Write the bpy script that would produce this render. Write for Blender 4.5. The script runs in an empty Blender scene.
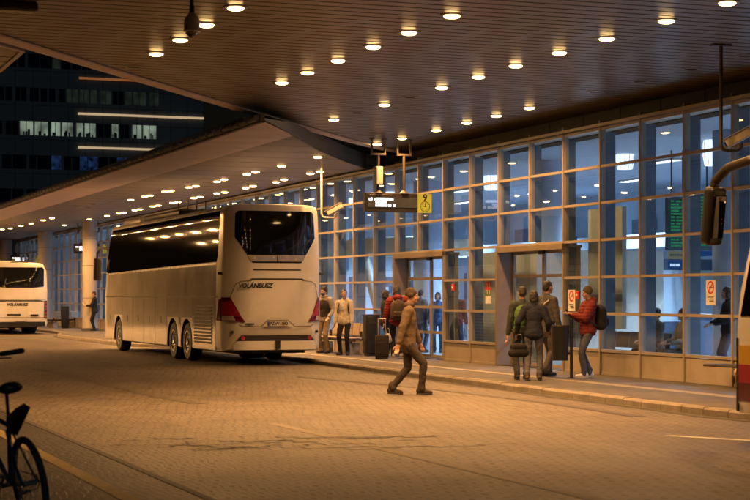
import bpy, bmesh, math, random
from mathutils import Vector, Matrix, noise
random.seed(7)
R = math.radians
sc = bpy.context.scene
C = sc.collection
CAMZ = 1.67            # eye height above the road
CT, ST = 0.9362, 0.3516  # cos/sin of the angle between view and facade
WALL = 16.2            # plane of the glass wall
Z1 = 5.52              # near canopy ceiling
Z2 = 5.17              # far canopy ceiling
PAV = 0.12             # pavement height

# ------------------------------------------------------------------ survey helpers
def ray(px, py=297.0):
    a = (px-375)/1700.0; b = (297-py)/1700.0
    return Vector((CT*a+ST, -ST*a+CT, b))
def on_z(px, py, z):                       # point at height z seen at a pixel of the survey photo
    r = ray(px, py); t = (z-CAMZ)/r.z
    return Vector((r.x*t, r.y*t, z))
def at_depth(px, depth, z=0.0):
    r = ray(px); return Vector((r.x*depth, r.y*depth, z))
def on_x(px, X, z=0.0):
    r = ray(px); t = X/r.x
    return Vector((X, r.y*t, z))
def on_y(px, Y, z=0.0):
    r = ray(px); t = Y/r.y
    return Vector((r.x*t, Y, z))

# ------------------------------------------------------------------ materials
def new_mat(name):
    m = bpy.data.materials.new(name); m.use_nodes = True
    nt = m.node_tree; nt.nodes.clear()
    out = nt.nodes.new('ShaderNodeOutputMaterial')
    return m, nt, out
def mat(name, col, rough=0.5, metal=0.0, var=0.12, scale=6.0, bump=0.0, bscale=60.0, coat=0.0, spec=0.5, dirt=None, rvar=0.08):
    m, nt, out = new_mat(name)
    p = nt.nodes.new('ShaderNodeBsdfPrincipled')
    nt.links.new(p.outputs[0], out.inputs[0])
    tc = nt.nodes.new('ShaderNodeTexCoord')
    nz = nt.nodes.new('ShaderNodeTexNoise'); nz.inputs['Scale'].default_value = scale; nz.inputs['Detail'].default_value = 5
    nt.links.new(tc.outputs['Object'], nz.inputs['Vector'])
    mr = nt.nodes.new('ShaderNodeMapRange'); mr.inputs[1].default_value = .3; mr.inputs[2].default_value = .7
    mr.inputs[3].default_value = 1-var; mr.inputs[4].default_value = 1+var
    nt.links.new(nz.outputs['Fac'], mr.inputs[0])
    vm = nt.nodes.new('ShaderNodeVectorMath'); vm.operation = 'SCALE'; vm.inputs[0].default_value = col[:3]
    nt.links.new(mr.outputs[0], vm.inputs['Scale'])
    last = vm.outputs[0]
    if dirt:
        n2 = nt.nodes.new('ShaderNodeTexNoise'); n2.inputs['Scale'].default_value = dirt[1]; n2.inputs['Detail'].default_value = 8
        n2.inputs['Roughness'].default_value = .7
        nt.links.new(tc.outputs['Object'], n2.inputs['Vector'])
        r2 = nt.nodes.new('ShaderNodeMapRange'); r2.inputs[1].default_value = .5; r2.inputs[2].default_value = .75
        r2.inputs[4].default_value = dirt[2]
        nt.links.new(n2.outputs['Fac'], r2.inputs[0])
        mx = nt.nodes.new('ShaderNodeMix'); mx.data_type = 'RGBA'
        nt.links.new(r2.outputs[0], mx.inputs[0]); nt.links.new(last, mx.inputs[6]); mx.inputs[7].default_value = (*dirt[0], 1)
        last = mx.outputs[2]
    nt.links.new(last, p.inputs['Base Color'])
    rr = nt.nodes.new('ShaderNodeMapRange'); rr.inputs[3].default_value = max(.02, rough-rvar); rr.inputs[4].default_value = min(1, rough+rvar)
    nt.links.new(nz.outputs['Fac'], rr.inputs[0]); nt.links.new(rr.outputs[0], p.inputs['Roughness'])
    p.inputs['Metallic'].default_value = metal
    p.inputs['Coat Weight'].default_value = coat; p.inputs['Coat Roughness'].default_value = .04
    p.inputs['Specular IOR Level'].default_value = spec
    if bump > 0:
        nb = nt.nodes.new('ShaderNodeTexNoise'); nb.inputs['Scale'].default_value = bscale; nb.inputs['Detail'].default_value = 4
        nt.links.new(tc.outputs['Object'], nb.inputs['Vector'])
        b = nt.nodes.new('ShaderNodeBump'); b.inputs['Strength'].default_value = bump; b.inputs['Distance'].default_value = .02
        nt.links.new(nb.outputs['Fac'], b.inputs['Height']); nt.links.new(b.outputs[0], p.inputs['Normal'])
    return m
def emit(name, col, s, var=0.0, scale=3.0):
    m, nt, out = new_mat(name)
    e = nt.nodes.new('ShaderNodeEmission'); e.inputs[0].default_value = (*col, 1); e.inputs[1].default_value = s
    if var:
        tc = nt.nodes.new('ShaderNodeTexCoord'); nz = nt.nodes.new('ShaderNodeTexNoise'); nz.inputs['Scale'].default_value = scale
        nt.links.new(tc.outputs['Object'], nz.inputs['Vector'])
        mr = nt.nodes.new('ShaderNodeMapRange'); mr.inputs[1].default_value = .3; mr.inputs[2].default_value = .7
        mr.inputs[3].default_value = s*(1-var); mr.inputs[4].default_value = s*(1+var)
        nt.links.new(nz.outputs['Fac'], mr.inputs[0]); nt.links.new(mr.outputs[0], e.inputs[1])
    nt.links.new(e.outputs[0], out.inputs[0])
    return m
def clear_glass(name, tint, r0=.05):
    m, nt, out = new_mat(name)
    t = nt.nodes.new('ShaderNodeBsdfTransparent'); t.inputs[0].default_value = (*tint, 1)
    g = nt.nodes.new('ShaderNodeBsdfGlossy'); g.inputs['Roughness'].default_value = .01; g.inputs[0].default_value = (.95, .97, 1, 1)
    lw0 = nt.nodes.new('ShaderNodeFresnel'); ge = nt.nodes.new('ShaderNodeNewGeometry')
    io = nt.nodes.new('ShaderNodeMapRange'); io.inputs[3].default_value = 1.5; io.inputs[4].default_value = 1/1.5
    nt.links.new(ge.outputs['Backfacing'], io.inputs[0]); nt.links.new(io.outputs[0], lw0.inputs[0])
    lw = nt.nodes.new('ShaderNodeMath'); lw.operation = 'MULTIPLY'
    ff = nt.nodes.new('ShaderNodeMath'); ff.operation = 'SUBTRACT'; ff.inputs[0].default_value = 1; nt.links.new(ge.outputs['Backfacing'], ff.inputs[1])
    nt.links.new(lw0.outputs[0], lw.inputs[0]); nt.links.new(ff.outputs[0], lw.inputs[1])
    tc = nt.nodes.new('ShaderNodeTexCoord'); nz = nt.nodes.new('ShaderNodeTexNoise'); nz.inputs['Scale'].default_value = .9
    nt.links.new(tc.outputs['Object'], nz.inputs['Vector'])
    b = nt.nodes.new('ShaderNodeBump'); b.inputs['Strength'].default_value = .02; b.inputs['Distance'].default_value = .05
    nt.links.new(nz.outputs['Fac'], b.inputs['Height']); nt.links.new(b.outputs[0], g.inputs['Normal'])
    mx = nt.nodes.new('ShaderNodeMixShader')
    nt.links.new(lw.outputs[0], mx.inputs[0]); nt.links.new(t.outputs[0], mx.inputs[1]); nt.links.new(g.outputs[0], mx.inputs[2])
    nt.links.new(mx.outputs[0], out.inputs[0])
    return m

def paver_mat(name, c1, c2, dot=(.014, .011, .009)):
    m, nt, out = new_mat(name)
    N = nt.nodes.new; L = nt.links.new
    p = N('ShaderNodeBsdfPrincipled'); L(p.outputs[0], out.inputs[0])
    geo = N('ShaderNodeNewGeometry'); sep = N('ShaderNodeSeparateXYZ'); L(geo.outputs['Position'], sep.inputs[0])
    def math_(op, a, b=None, c=None):
        n = N('ShaderNodeMath'); n.operation = op
        for i, v in enumerate((a, b, c)):
            if v is None: continue
            if isinstance(v, (int, float)): n.inputs[i].default_value = v
            else: L(v, n.inputs[i])
        return n.outputs[0]
    # wobble the rows a little: hand-laid blocks
    wob = N('ShaderNodeTexNoise'); wob.inputs['Scale'].default_value = .8; L(geo.outputs['Position'], wob.inputs['Vector'])
    wv = math_('MULTIPLY', math_('SUBTRACT', wob.outputs['Fac'], .5), .35)
    u = math_('DIVIDE', math_('ADD', sep.outputs['X'], wv), .15)
    v = math_('DIVIDE', math_('ADD', sep.outputs['Y'], wv), .26)
    row = math_('FLOOR', v)
    u2 = math_('ADD', u, math_('MULTIPLY', math_('MODULO', row, 2.0), .5))
    du = math_('SUBTRACT', math_('FRACT', u2), .5); dv = math_('SUBTRACT', math_('FRACT', v), .5)
    r = math_('SQRT', math_('ADD', math_('POWER', math_('MULTIPLY', math_('ABSOLUTE', du), 1/.17), 2.0), math_('POWER', math_('MULTIPLY', math_('ABSOLUTE', dv), 1/.22), 2.0)))
    dmask = N('ShaderNodeMapRange'); dmask.inputs[1].default_value = .7; dmask.inputs[2].default_value = 1.15; dmask.inputs[3].default_value = 1; dmask.inputs[4].default_value = 0
    L(r, dmask.inputs[0])
    # thin joints
    ju = N('ShaderNodeMapRange'); ju.inputs[1].default_value = .455; ju.inputs[2].default_value = .49; L(math_('ABSOLUTE', du), ju.inputs[0])
    jv = N('ShaderNodeMapRange'); jv.inputs[1].default_value = .465; jv.inputs[2].default_value = .495; L(math_('ABSOLUTE', dv), jv.inputs[0])
    joint = math_('MULTIPLY', math_('MAXIMUM', ju.outputs[0], jv.outputs[0]), .45)
    wn = N('ShaderNodeTexWhiteNoise'); wn.noise_dimensions = '2D'
    cb = N('ShaderNodeCombineXYZ'); L(math_('FLOOR', u2), cb.inputs[0]); L(row, cb.inputs[1]); L(cb.outputs[0], wn.inputs['Vector'])
    big = N('ShaderNodeTexNoise'); big.inputs['Scale'].default_value = .22; big.inputs['Detail'].default_value = 6; big.inputs['Roughness'].default_value = .6
    L(geo.outputs['Position'], big.inputs['Vector'])
    # long tyre-worn lanes along the stand
    lane = N('ShaderNodeTexNoise'); lane.inputs['Scale'].default_value = 1.0; lane.inputs['Detail'].default_value = 3
    mp = N('ShaderNodeMapping'); mp.inputs['Scale'].default_value = (.9, .05, 1); L(geo.outputs['Position'], mp.inputs[0]); L(mp.outputs[0], lane.inputs['Vector'])
    f = math_('ADD', math_('MULTIPLY', wn.outputs['Value'], .35), math_('ADD', math_('MULTIPLY', big.outputs['Fac'], .7), math_('MULTIPLY', lane.outputs['Fac'], .6)))
    fr = N('ShaderNodeMapRange'); fr.inputs[1].default_value = .45; fr.inputs[2].default_value = 1.2; L(f, fr.inputs[0])
    mx = N('ShaderNodeMix'); mx.data_type = 'RGBA'; mx.inputs[6].default_value = (*c1, 1); mx.inputs[7].default_value = (*c2, 1); L(fr.outputs[0], mx.inputs[0])
    # scattered oil spots
    oil = N('ShaderNodeTexNoise'); oil.inputs['Scale'].default_value = 1.1; oil.inputs['Detail'].default_value = 4; L(geo.outputs['Position'], oil.inputs['Vector'])
    om = N('ShaderNodeMapRange'); om.inputs[1].default_value = .64; om.inputs[2].default_value = .76; om.inputs[4].default_value = .55; L(oil.outputs['Fac'], om.inputs[0])
    dark = math_('MAXIMUM', math_('MAXIMUM', math_('MULTIPLY', dmask.outputs[0], .95), joint), om.outputs[0])
    m2 = N('ShaderNodeMix'); m2.data_type = 'RGBA'; L(dark, m2.inputs[0]); L(mx.outputs[2], m2.inputs[6]); m2.inputs[7].default_value = (*dot, 1)
    L(m2.outputs[2], p.inputs['Base Color'])
    rr = N('ShaderNodeMapRange'); rr.inputs[1].default_value = .3; rr.inputs[2].default_value = .7; rr.inputs[3].default_value = .42; rr.inputs[4].default_value = .68
    L(big.outputs['Fac'], rr.inputs[0]); L(rr.outputs[0], p.inputs['Roughness'])
    fine = N('ShaderNodeTexNoise'); fine.inputs['Scale'].default_value = 40; L(geo.outputs['Position'], fine.inputs['Vector'])
    hgt = math_('SUBTRACT', math_('ADD', math_('MULTIPLY', fine.outputs['Fac'], .25), math_('MULTIPLY', wn.outputs['Value'], .5)), math_('MAXIMUM', dmask.outputs[0], math_('MULTIPLY', joint, 1.6)))
    b = N('ShaderNodeBump'); b.inputs['Strength'].default_value = .6; b.inputs['Distance'].default_value = .012
    L(hgt, b.inputs['Height']); L(b.outputs[0], p.inputs['Normal'])
    return m

def brickmat(name, c1, c2, mortar, bw, bh, rough=.8, axes='XY', gap=.012):
    m, nt, out = new_mat(name)
    N = nt.nodes.new; L = nt.links.new
    p = N('ShaderNodeBsdfPrincipled'); L(p.outputs[0], out.inputs[0]); p.inputs['Roughness'].default_value = rough
    geo = N('ShaderNodeNewGeometry'); sep = N('ShaderNodeSeparateXYZ'); L(geo.outputs['Position'], sep.inputs[0])
    cb = N('ShaderNodeCombineXYZ'); L(sep.outputs[axes[0]], cb.inputs[0]); L(sep.outputs[axes[1]], cb.inputs[1])
    br = N('ShaderNodeTexBrick'); L(cb.outputs[0], br.inputs['Vector'])
    br.inputs['Color1'].default_value = (*c1, 1); br.inputs['Color2'].default_value = (*c2, 1); br.inputs['Mortar'].default_value = (*mortar, 1)
    br.inputs['Scale'].default_value = 1; br.inputs['Brick Width'].default_value = bw; br.inputs['Row Height'].default_value = bh; br.inputs['Mortar Size'].default_value = gap
    nz = N('ShaderNodeTexNoise'); nz.inputs['Scale'].default_value = .9; nz.inputs['Detail'].default_value = 8; L(geo.outputs['Position'], nz.inputs['Vector'])
    mr = N('ShaderNodeMapRange'); mr.inputs[1].default_value = .3; mr.inputs[2].default_value = .7; mr.inputs[3].default_value = .65; mr.inputs[4].default_value = 1.2; L(nz.outputs['Fac'], mr.inputs[0])
    vm = N('ShaderNodeVectorMath'); vm.operation = 'SCALE'; L(br.outputs['Color'], vm.inputs[0]); L(mr.outputs[0], vm.inputs['Scale'])
    L(vm.outputs[0], p.inputs['Base Color'])
    b = N('ShaderNodeBump'); b.inputs['Strength'].default_value = .5; b.inputs['Distance'].default_value = .01; b.invert = True
    L(br.outputs['Fac'], b.inputs['Height']); L(b.outputs[0], p.inputs['Normal'])
    return m

M = {}
M['pavers'] = paver_mat('concrete block pavers', (.064, .051, .040), (.152, .126, .099))
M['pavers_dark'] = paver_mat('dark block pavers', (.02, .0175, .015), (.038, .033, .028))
M['sidewalk'] = brickmat('pavement slabs', (.105, .09, .073), (.085, .075, .062), (.04, .034, .028), .4, .4, .75)
M['kerb'] = mat('kerb stone', (.21, .18, .145), .8, var=.2, scale=3, bump=.4, dirt=((.1, .085, .07), 1.2, .7))
M['tactile'] = mat('tactile strip concrete', (.24, .21, .16), .75, var=.2, scale=8, bump=.4, dirt=((.2, .17, .13), 2, .7))
M['yellow_paint'] = mat('worn yellow paint', (.32, .235, .08), .7, var=.2, scale=9, dirt=((.14, .12, .09), 5, .75))
M['white_paint'] = mat('worn white paint', (.5, .48, .44), .7, var=.2, scale=9, dirt=((.2, .17, .13), 4, .8))
M['faint_paint'] = mat('rubbed out paint', (.165, .138, .108), .7, var=.2, scale=9, dirt=((.2, .17, .13), 4, 1))
M['tar'] = mat('dark joint filler', (.045, .038, .032), .7)
M['slat'] = mat('brown ceiling slat', (.15, .112, .068), .34, metal=.1, var=.12, scale=2.0, rvar=.1)
M['slat_gap'] = mat('dark ceiling void', (.02, .018, .016), .9)
M['canopy_flat'] = mat('flat canopy soffit', (.155, .125, .09), .45, var=.1, scale=.8)
M['canopy_edge'] = mat('light-lifted canopy edge panel', (.62, .49, .41), .4, var=.15, scale=1.2)  # lightened colour carries the strong light from ground and side
M['canopy_dark'] = mat('dark canopy fascia', (.09, .078, .065), .5)
M['fascia'] = mat('brown fascia panel', (.12, .098, .075), .55, var=.15, scale=1.5)
M['frame'] = mat('anodised window frame', (.38, .325, .255), .42, metal=.25, var=.08)
M['base_panel'] = mat('beige base panel', (.36, .305, .24), .55, var=.08, scale=2, dirt=((.2, .17, .13), 1.6, .4))
M['door_frame'] = mat('brown door surround', (.22, .18, .14), .45, metal=.15, var=.1)
M['fin'] = mat('dark blue grey fin', (.13, .16, .20), .45, var=.08)
M['glass'] = clear_glass('station glass', (.77, .86, .95))
M['in_wall'] = mat('pale hall wall', (.5, .58, .66), .6, var=.06, scale=.7)
M['in_dark'] = mat('dark hall panel', (.06, .075, .11), .4)
M['in_floor'] = mat('hall floor', (.3, .3, .31), .25, var=.1)
M['in_ceil'] = mat('hall ceiling', (.42, .46, .53), .7, var=.05)
M['column'] = mat('pale plaster column', (.52, .46, .38), .55, var=.06, scale=2, dirt=((.35, .3, .24), 1.5, .4))
M['blue_column'] = mat('hall column', (.5, .58, .74), .5, var=.04)
M['lens'] = emit('warm downlight lens', (1, .60, .22), 26)
M['unlit'] = mat('unlit lens', (.12, .1, .08), .25)
M['ring'] = mat('lamp trim ring', (.2, .16, .12), .35, metal=.4)
M['metal'] = mat('painted brown metal', (.06, .048, .037), .45, metal=.3)
M['pale_metal'] = mat('pale painted steel', (.46, .42, .35), .45, var=.08)
M['black'] = mat('black plastic', (.018, .018, .018), .4, var=.2)
M['black_gloss'] = mat('tinted coach glass', (.004, .004, .005), .03, var=.0, spec=.6, rvar=.015, coat=.3)
M['rubber'] = mat('tyre rubber', (.018, .017, .016), .75, bump=.3)
M['rim'] = mat('wheel rim alloy', (.5, .48, .45), .35, metal=.7, dirt=((.12, .1, .08), 6, .6))
M['bus_white'] = mat('white coach paint', (.8, .775, .72), .26, var=.03, scale=1.3, coat=.5, dirt=((.52, .45, .36), .9, .35))
M['bus_silver'] = mat('silver coach paint', (.66, .615, .55), .16, metal=.0, var=.06, scale=1.2, coat=1.0, dirt=((.28, .24, .19), .9, .45))
M['seam'] = mat('panel gap', (.02, .018, .016), .7)
M['red_lamp'] = mat('red tail lamp', (.42, .02, .028), .12, var=.2, scale=14, coat=.8)
M['dark_red'] = mat('dark red tail lamp', (.13, .008, .012), .12, var=.2, scale=14, coat=.8)
M['clear_lamp'] = mat('clear reversing lamp', (.6, .5, .46), .12, var=.2, scale=20, coat=.8)
M['plate'] = mat('licence plate white', (.6, .58, .55), .4)
M['plate_blue'] = mat('licence plate blue', (.02, .05, .3), .4)
M['chrome'] = mat('silver trim', (.6, .57, .52), .25, metal=.6)
M['yellow'] = mat('yellow stripe', (.72, .42, .06), .3, var=.05, coat=.6)
M['red'] = mat('red stripe', (.42, .03, .05), .3, var=.05, coat=.6)
M['maroon'] = mat('maroon stripe', (.13, .015, .03), .3, var=.05, coat=.6)
M['sign_body'] = mat('dark sign case', (.018, .014, .011), .45)
M['sign_screen'] = emit('dim sign screen', (.16, .09, .04), .7, .2)
M['sign_text'] = emit('white led text', (1, .92, .95), 2.6)
M['sign_grey'] = mat('grey sign lettering', (.35, .3, .26), .5)
M['sign_yellow'] = emit('lit yellow sign panel', (.85, .52, .04), .75, .06)
M['ink'] = mat('black lettering', (.012, .012, .012), .45)
M['concrete_dark'] = mat('dark office cladding', (.10, .105, .12), .7, var=.15, scale=.15)
M['office_glass'] = mat('dark office window', (.012, .014, .022), .08, var=.1)
M['office_lit'] = emit('lit office window', (.75, .95, .72), .2, .8, .55)
M['office_dim'] = emit('dim office window', (.45, .6, .45), .022, .6, .8)
M['office_blue'] = emit('blue lit office window', (.08, .2, .6), .07, .95, 1.6)
M['strip_light'] = emit('facade light line', (1, .72, .42), .5)
M['strip_orange'] = emit('orange facade light line', (1, .35, .12), .22)
M['skin'] = mat('skin', (.42, .24, .16), .5, var=.08, scale=20)
M['hair'] = mat('dark hair', (.025, .017, .012), .55, var=.3, scale=60, bump=.5, bscale=120)
M['hall_shade'] = emit('lit drum lampshade', (.82, .92, 1), 2.6, .25, 5)
M['hall_panel'] = emit('hall ceiling light', (.75, .88, 1), 6.0)
M['added_red_front'] = emit('added bright vending front', (.75, .12, .08), .5, .5, 4)
M['added_blue_front'] = emit('added bright display front', (.3, .6, .95), .8, .5, 4)
M['poster_warm'] = mat('warm poster print', (.55, .33, .16), .4, var=.5, scale=3)
M['poster_teal'] = mat('teal poster print', (.08, .35, .38), .4, var=.5, scale=3)
M['board'] = mat('departure board case', (.012, .02, .02), .3)
M['board_text'] = emit('green board text', (.12, 1, .3), .24)
M['cream_wall'] = mat('cream vestibule wall', (.66, .6, .5), .5, var=.05)
M['white_card'] = mat('white sticker', (.75, .72, .68), .5)
M['red_ink'] = mat('red sticker ink', (.55, .04, .03), .5)
M['green_ink'] = mat('green sticker ink', (.12, .2, .05), .5)
M['blue_sign'] = emit('lit blue hall sign', (.03, .10, .3), .5)
M['cream_sign'] = emit('lit cream hall sign', (.5, .45, .25), .35)
M['bike_frame'] = mat('dark blue bicycle paint', (.012, .03, .07), .3, coat=.6)
M['steel'] = mat('bare steel', (.4, .4, .4), .3, metal=.9)
M['bench'] = mat('brown bench metal', (.32, .25, .18), .5, metal=.1)
def cloth(name, col, **k): return mat(name, col, .85, var=.22, scale=14, bump=.5, bscale=45, spec=.25, **k)

# ------------------------------------------------------------------ mesh builder
class MB:
    def __init__(s): s.bm = bmesh.new()
    def box(s, x0, x1, y0, y1, z0, z1, mtx=None):
        r = bmesh.ops.create_cube(s.bm, size=1)
        for v in r['verts']:
            v.co = Vector((x0+(v.co.x+.5)*(x1-x0), y0+(v.co.y+.5)*(y1-y0), z0+(v.co.z+.5)*(z1-z0)))
            if mtx: v.co = mtx @ v.co
        return s
    def rbox(s, x0, x1, y0, y1, z0, z1, r=.02, seg=2, mtx=None):
        b = bmesh.new(); q = bmesh.ops.create_cube(b, size=1)
        for v in q['verts']: v.co = Vector((x0+(v.co.x+.5)*(x1-x0), y0+(v.co.y+.5)*(y1-y0), z0+(v.co.z+.5)*(z1-z0)))
        bmesh.ops.bevel(b, geom=b.edges[:], offset=r, segments=seg, affect='EDGES', profile=.5)
        s.add(b, mtx); return s
    def add(s, b, mtx=None):
        me = bpy.data.meshes.new('tmp'); b.to_mesh(me); b.free()
        if mtx: me.transform(mtx)
        s.bm.from_mesh(me); bpy.data.meshes.remove(me)
    def cap(s, p0, p1, r0, r1=None, n=10, flat=None):   # tapered capsule
        r1 = r0 if r1 is None else r1
        p0, p1 = Vector(p0), Vector(p1); d = p1-p0; L = d.length
        if L < 1e-6: d = Vector((0, 0, 1)); L = 1e-6
        q = d.to_track_quat('Z', 'Y'); rings = []
        for k in range(4):
            a = -math.pi/2+k*math.pi/6+.001; rings.append((r0*math.sin(a), r0*math.cos(a)))
        for k in range(4):
            a = k*math.pi/6-.001; rings.append((L+r1*math.sin(a), r1*math.cos(a)))
        vs = []
        for (z, r) in rings:
            vs.append([s.bm.verts.new(p0+q@Vector((max(r, .0004)*math.cos(t*2*math.pi/n), max(r, .0004)*math.sin(t*2*math.pi/n), z))) for t in range(n)])
        for i in range(len(vs)-1):
            for t in range(n): s.bm.faces.new((vs[i][t], vs[i][(t+1) % n], vs[i+1][(t+1) % n], vs[i+1][t]))
        s.bm.faces.new(vs[0][::-1]); s.bm.faces.new(vs[-1])
        return s
    def cyl(s, p0, p1, r0, r1=None, n=16):
        r1 = r0 if r1 is None else r1
        p0, p1 = Vector(p0), Vector(p1); q = (p1-p0).to_track_quat('Z', 'Y'); L = (p1-p0).length
        a = [s.bm.verts.new(p0+q@Vector((r0*math.cos(t*2*math.pi/n), r0*math.sin(t*2*math.pi/n), 0))) for t in range(n)]
        b = [s.bm.verts.new(p0+q@Vector((r1*math.cos(t*2*math.pi/n), r1*math.sin(t*2*math.pi/n), L))) for t in range(n)]
        for t in range(n): s.bm.faces.new((a[t], a[(t+1) % n], b[(t+1) % n], b[t]))
        s.bm.faces.new(a[::-1]); s.bm.faces.new(b)
        return s
    def tube(s, pts, r, n=8):
        pts = [Vector(p) for p in pts]
        for a, b in zip(pts, pts[1:]): s.cap(a, b, r, r, n)
        return s
    def ell(s, c, rad, rot=None, u=16, v=10):
        r = bmesh.ops.create_uvsphere(s.bm, u_segments=u, v_segments=v, radius=1)
        c = Vector(c)
        for w in r['verts']:
            p = Vector((w.co.x*rad[0], w.co.y*rad[1], w.co.z*rad[2]))
            w.co = c+((rot@p) if rot is not None else p)
        return s
    def lathe(s, prof, n=32, axis='X', c=(0, 0, 0), closed=False):   # prof: (radius, along)
        c = Vector(c); rows = []
        for (r, h) in prof:
            row = []
            for t in range(n):
                a = 2*math.pi*t/n; p = (r*math.cos(a), r*math.sin(a))
                v = {'X': (h, p[0], p[1]), 'Y': (p[0], h, p[1]), 'Z': (p[0], p[1], h)}[axis]
                row.append(s.bm.verts.new(c+Vector(v)))
            rows.append(row)
        m = len(rows)
        for i in range(m if closed else m-1):
            for t in range(n): s.bm.faces.new((rows[i][t], rows[i][(t+1) % n], rows[(i+1) % m][(t+1) % n], rows[(i+1) % m][t]))
        if not closed:
            if prof[0][0] > 1e-5: s.bm.faces.new(rows[0][::-1])
            if prof[-1][0] > 1e-5: s.bm.faces.new(rows[-1])
        return s
    def prism(s, poly, off):      # poly of Vectors, extruded along off
        off = Vector(off); a = [s.bm.verts.new(Vector(p)) for p in poly]; b = [s.bm.verts.new(Vector(p)+off) for p in poly]
        n = len(poly); s.bm.faces.new(a[::-1]); s.bm.faces.new(b)
        for i in range(n): s.bm.faces.new((a[i], a[(i+1) % n], b[(i+1) % n], b[i]))
        return s
    def face(s, poly):
        s.bm.faces.new([s.bm.verts.new(Vector(p)) for p in poly]); return s
    def mesh(s, name, fix=True):
        if fix: bmesh.ops.recalc_face_normals(s.bm, faces=s.bm.faces[:])
        me = bpy.data.meshes.new(name); s.bm.to_mesh(me); s.bm.free(); return me
    def build(s, name, m, parent=None, smooth=None, bevel=0, loc=None):
        me = s.mesh(name)
        return obj(name, me, m, parent, smooth, bevel, loc)

def obj(name, me, m, parent=None, smooth=None, bevel=0, loc=None):
    o = bpy.data.objects.new(name, me); C.objects.link(o)
    for mm in (m if isinstance(m, (list, tuple)) else [m]): me.materials.append(mm)
    if parent: o.parent = parent
    if loc is not None: o.location = loc
    if smooth is not None: shade(me, smooth)
    if bevel:
        b = o.modifiers.new('bevel', 'BEVEL'); b.width = bevel; b.segments = 2; b.limit_method = 'ANGLE'; b.angle_limit = R(40)
    return o
def shade(me, ang=40):
    for p in me.polygons: p.use_smooth = True
    if ang < 179:
        bm = bmesh.new(); bm.from_mesh(me); a = R(ang)
        for e in bm.edges:
            if len(e.link_faces) == 2 and e.calc_face_angle(0) > a: e.smooth = False
        bm.to_mesh(me); bm.free()
WORK = bpy.data.scenes.new('workbench')
def evaluated(o, *more):       # apply modifiers in a small side scene, so the big one need not be re-evaluated
    for q in (o, *more): WORK.collection.objects.link(q)
    vl = WORK.view_layers[0]; vl.update(); dg = vl.depsgraph
    me = bpy.data.meshes.new_from_object(o.evaluated_get(dg))
    for q in (o, *more): WORK.collection.objects.unlink(q)
    return me
def fused(mb, name, m, parent=None, voxel=.012, smooth=4):   # one continuous surface
    o = mb.build(name, m, None)
    rm = o.modifiers.new('r', 'REMESH'); rm.mode = 'VOXEL'; rm.voxel_size = voxel; rm.use_smooth_shade = True
    if smooth:
        sm = o.modifiers.new('s', 'SMOOTH'); sm.factor = .5; sm.iterations = smooth
    me = evaluated(o); old = o.data; o.modifiers.clear(); o.data = me; bpy.data.meshes.remove(old)
    if not me.materials: me.materials.append(m)
    for p in me.polygons: p.use_smooth = True
    if parent: o.parent = parent
    return o
def tag(o, label=None, cat=None, group=None, kind=None):
    if label: o['label'] = label
    if cat: o['category'] = cat
    if group: o['group'] = group
    if kind: o['kind'] = kind
    return o
def empty(name, loc=(0, 0, 0), rz=0):
    o = bpy.data.objects.new(name, None); C.objects.link(o); o.location = loc; o.rotation_euler = (0, 0, rz); o.empty_display_size = .2
    return o
def copy_tree(o, parent=None):
    kids = list(o.children); c = o.copy(); C.objects.link(c); c.parent = parent
    for k in kids: copy_tree(k, c)
    return c
def text(name, body, size, m, parent=None, mtx=None, extrude=.003, align='CENTER', shear=0, bold=0):
    cu = bpy.data.curves.new(name, 'FONT'); cu.body = body; cu.size = size; cu.extrude = extrude; cu.align_x = align; cu.align_y = 'CENTER'
    cu.shear = shear; cu.offset = bold; cu.resolution_u = 3
    t = bpy.data.objects.new(name, cu); C.objects.link(t)
    me = evaluated(t); bpy.data.objects.remove(t); bpy.data.curves.remove(cu)
    if mtx: me.transform(mtx)
    me.materials.clear()
    return obj(name, me, m, parent)
FACE_CAM = Matrix(((1, 0, 0, 0), (0, 0, -1, 0), (0, 1, 0, 0), (0, 0, 0, 1)))   # XY text -> XZ plane, read from -Y

ORD = ['zeroth', 'first', 'second', 'third', 'fourth', 'fifth', 'sixth', 'seventh', 'eighth', 'ninth', 'tenth', 'eleventh', 'twelfth', 'thirteenth', 'fourteenth', 'fifteenth', 'sixteenth', 'seventeenth', 'eighteenth', 'nineteenth', 'twentieth', 'twenty-first', 'twenty-second', 'twenty-third', 'twenty-fourth', 'twenty-fifth', 'twenty-sixth', 'twenty-seventh', 'twenty-eighth', 'twenty-ninth', 'thirtieth']

# ================================================================== GROUND
g = MB().face([(-260, -60, 0), (260, -60, 0), (260, 420, 0), (-260, 420, 0)]).build('road', M['pavers']); tag(g, kind='structure')
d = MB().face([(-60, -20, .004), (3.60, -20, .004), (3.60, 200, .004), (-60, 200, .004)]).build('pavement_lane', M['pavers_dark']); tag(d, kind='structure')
MB().box(3.60, 3.68, -20, 200, .004, .010).build('road_joint', M['tar']); tag(C.objects['road_joint'], kind='structure')
def marking(name, pts, w, m, z=.009):
    mb = MB()
    for (a, b) in pts:
        a = Vector((*a[:2], z)); b = Vector((*b[:2], z)); n = (b-a).normalized().cross(Vector((0, 0, 1)))*w/2
        mb.face([a-n, b-n, b+n, a+n])
    o = mb.build(name, m); tag(o, kind='structure'); return o
marking('yellow_road_marking', [((3.02, -5), (3.02, 23.0))], .15, M['yellow_paint'])
marking('faded_road_marking', [((6.62, 4), (6.62, 21.5))], .13, M['faint_paint'], .004)
a = on_z(667, 436, 0); b = on_z(752, 441, 0)
marking('white_road_marking', [(a, b)], .13, M['white_paint'], .005)
marking('bay_road_marking', [(on_z(262, 371.5, 0), on_z(338, 374, 0)), (on_z(500, 404, 0), on_z(517, 406, 0))], .12, M['faint_paint'], .005)
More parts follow.
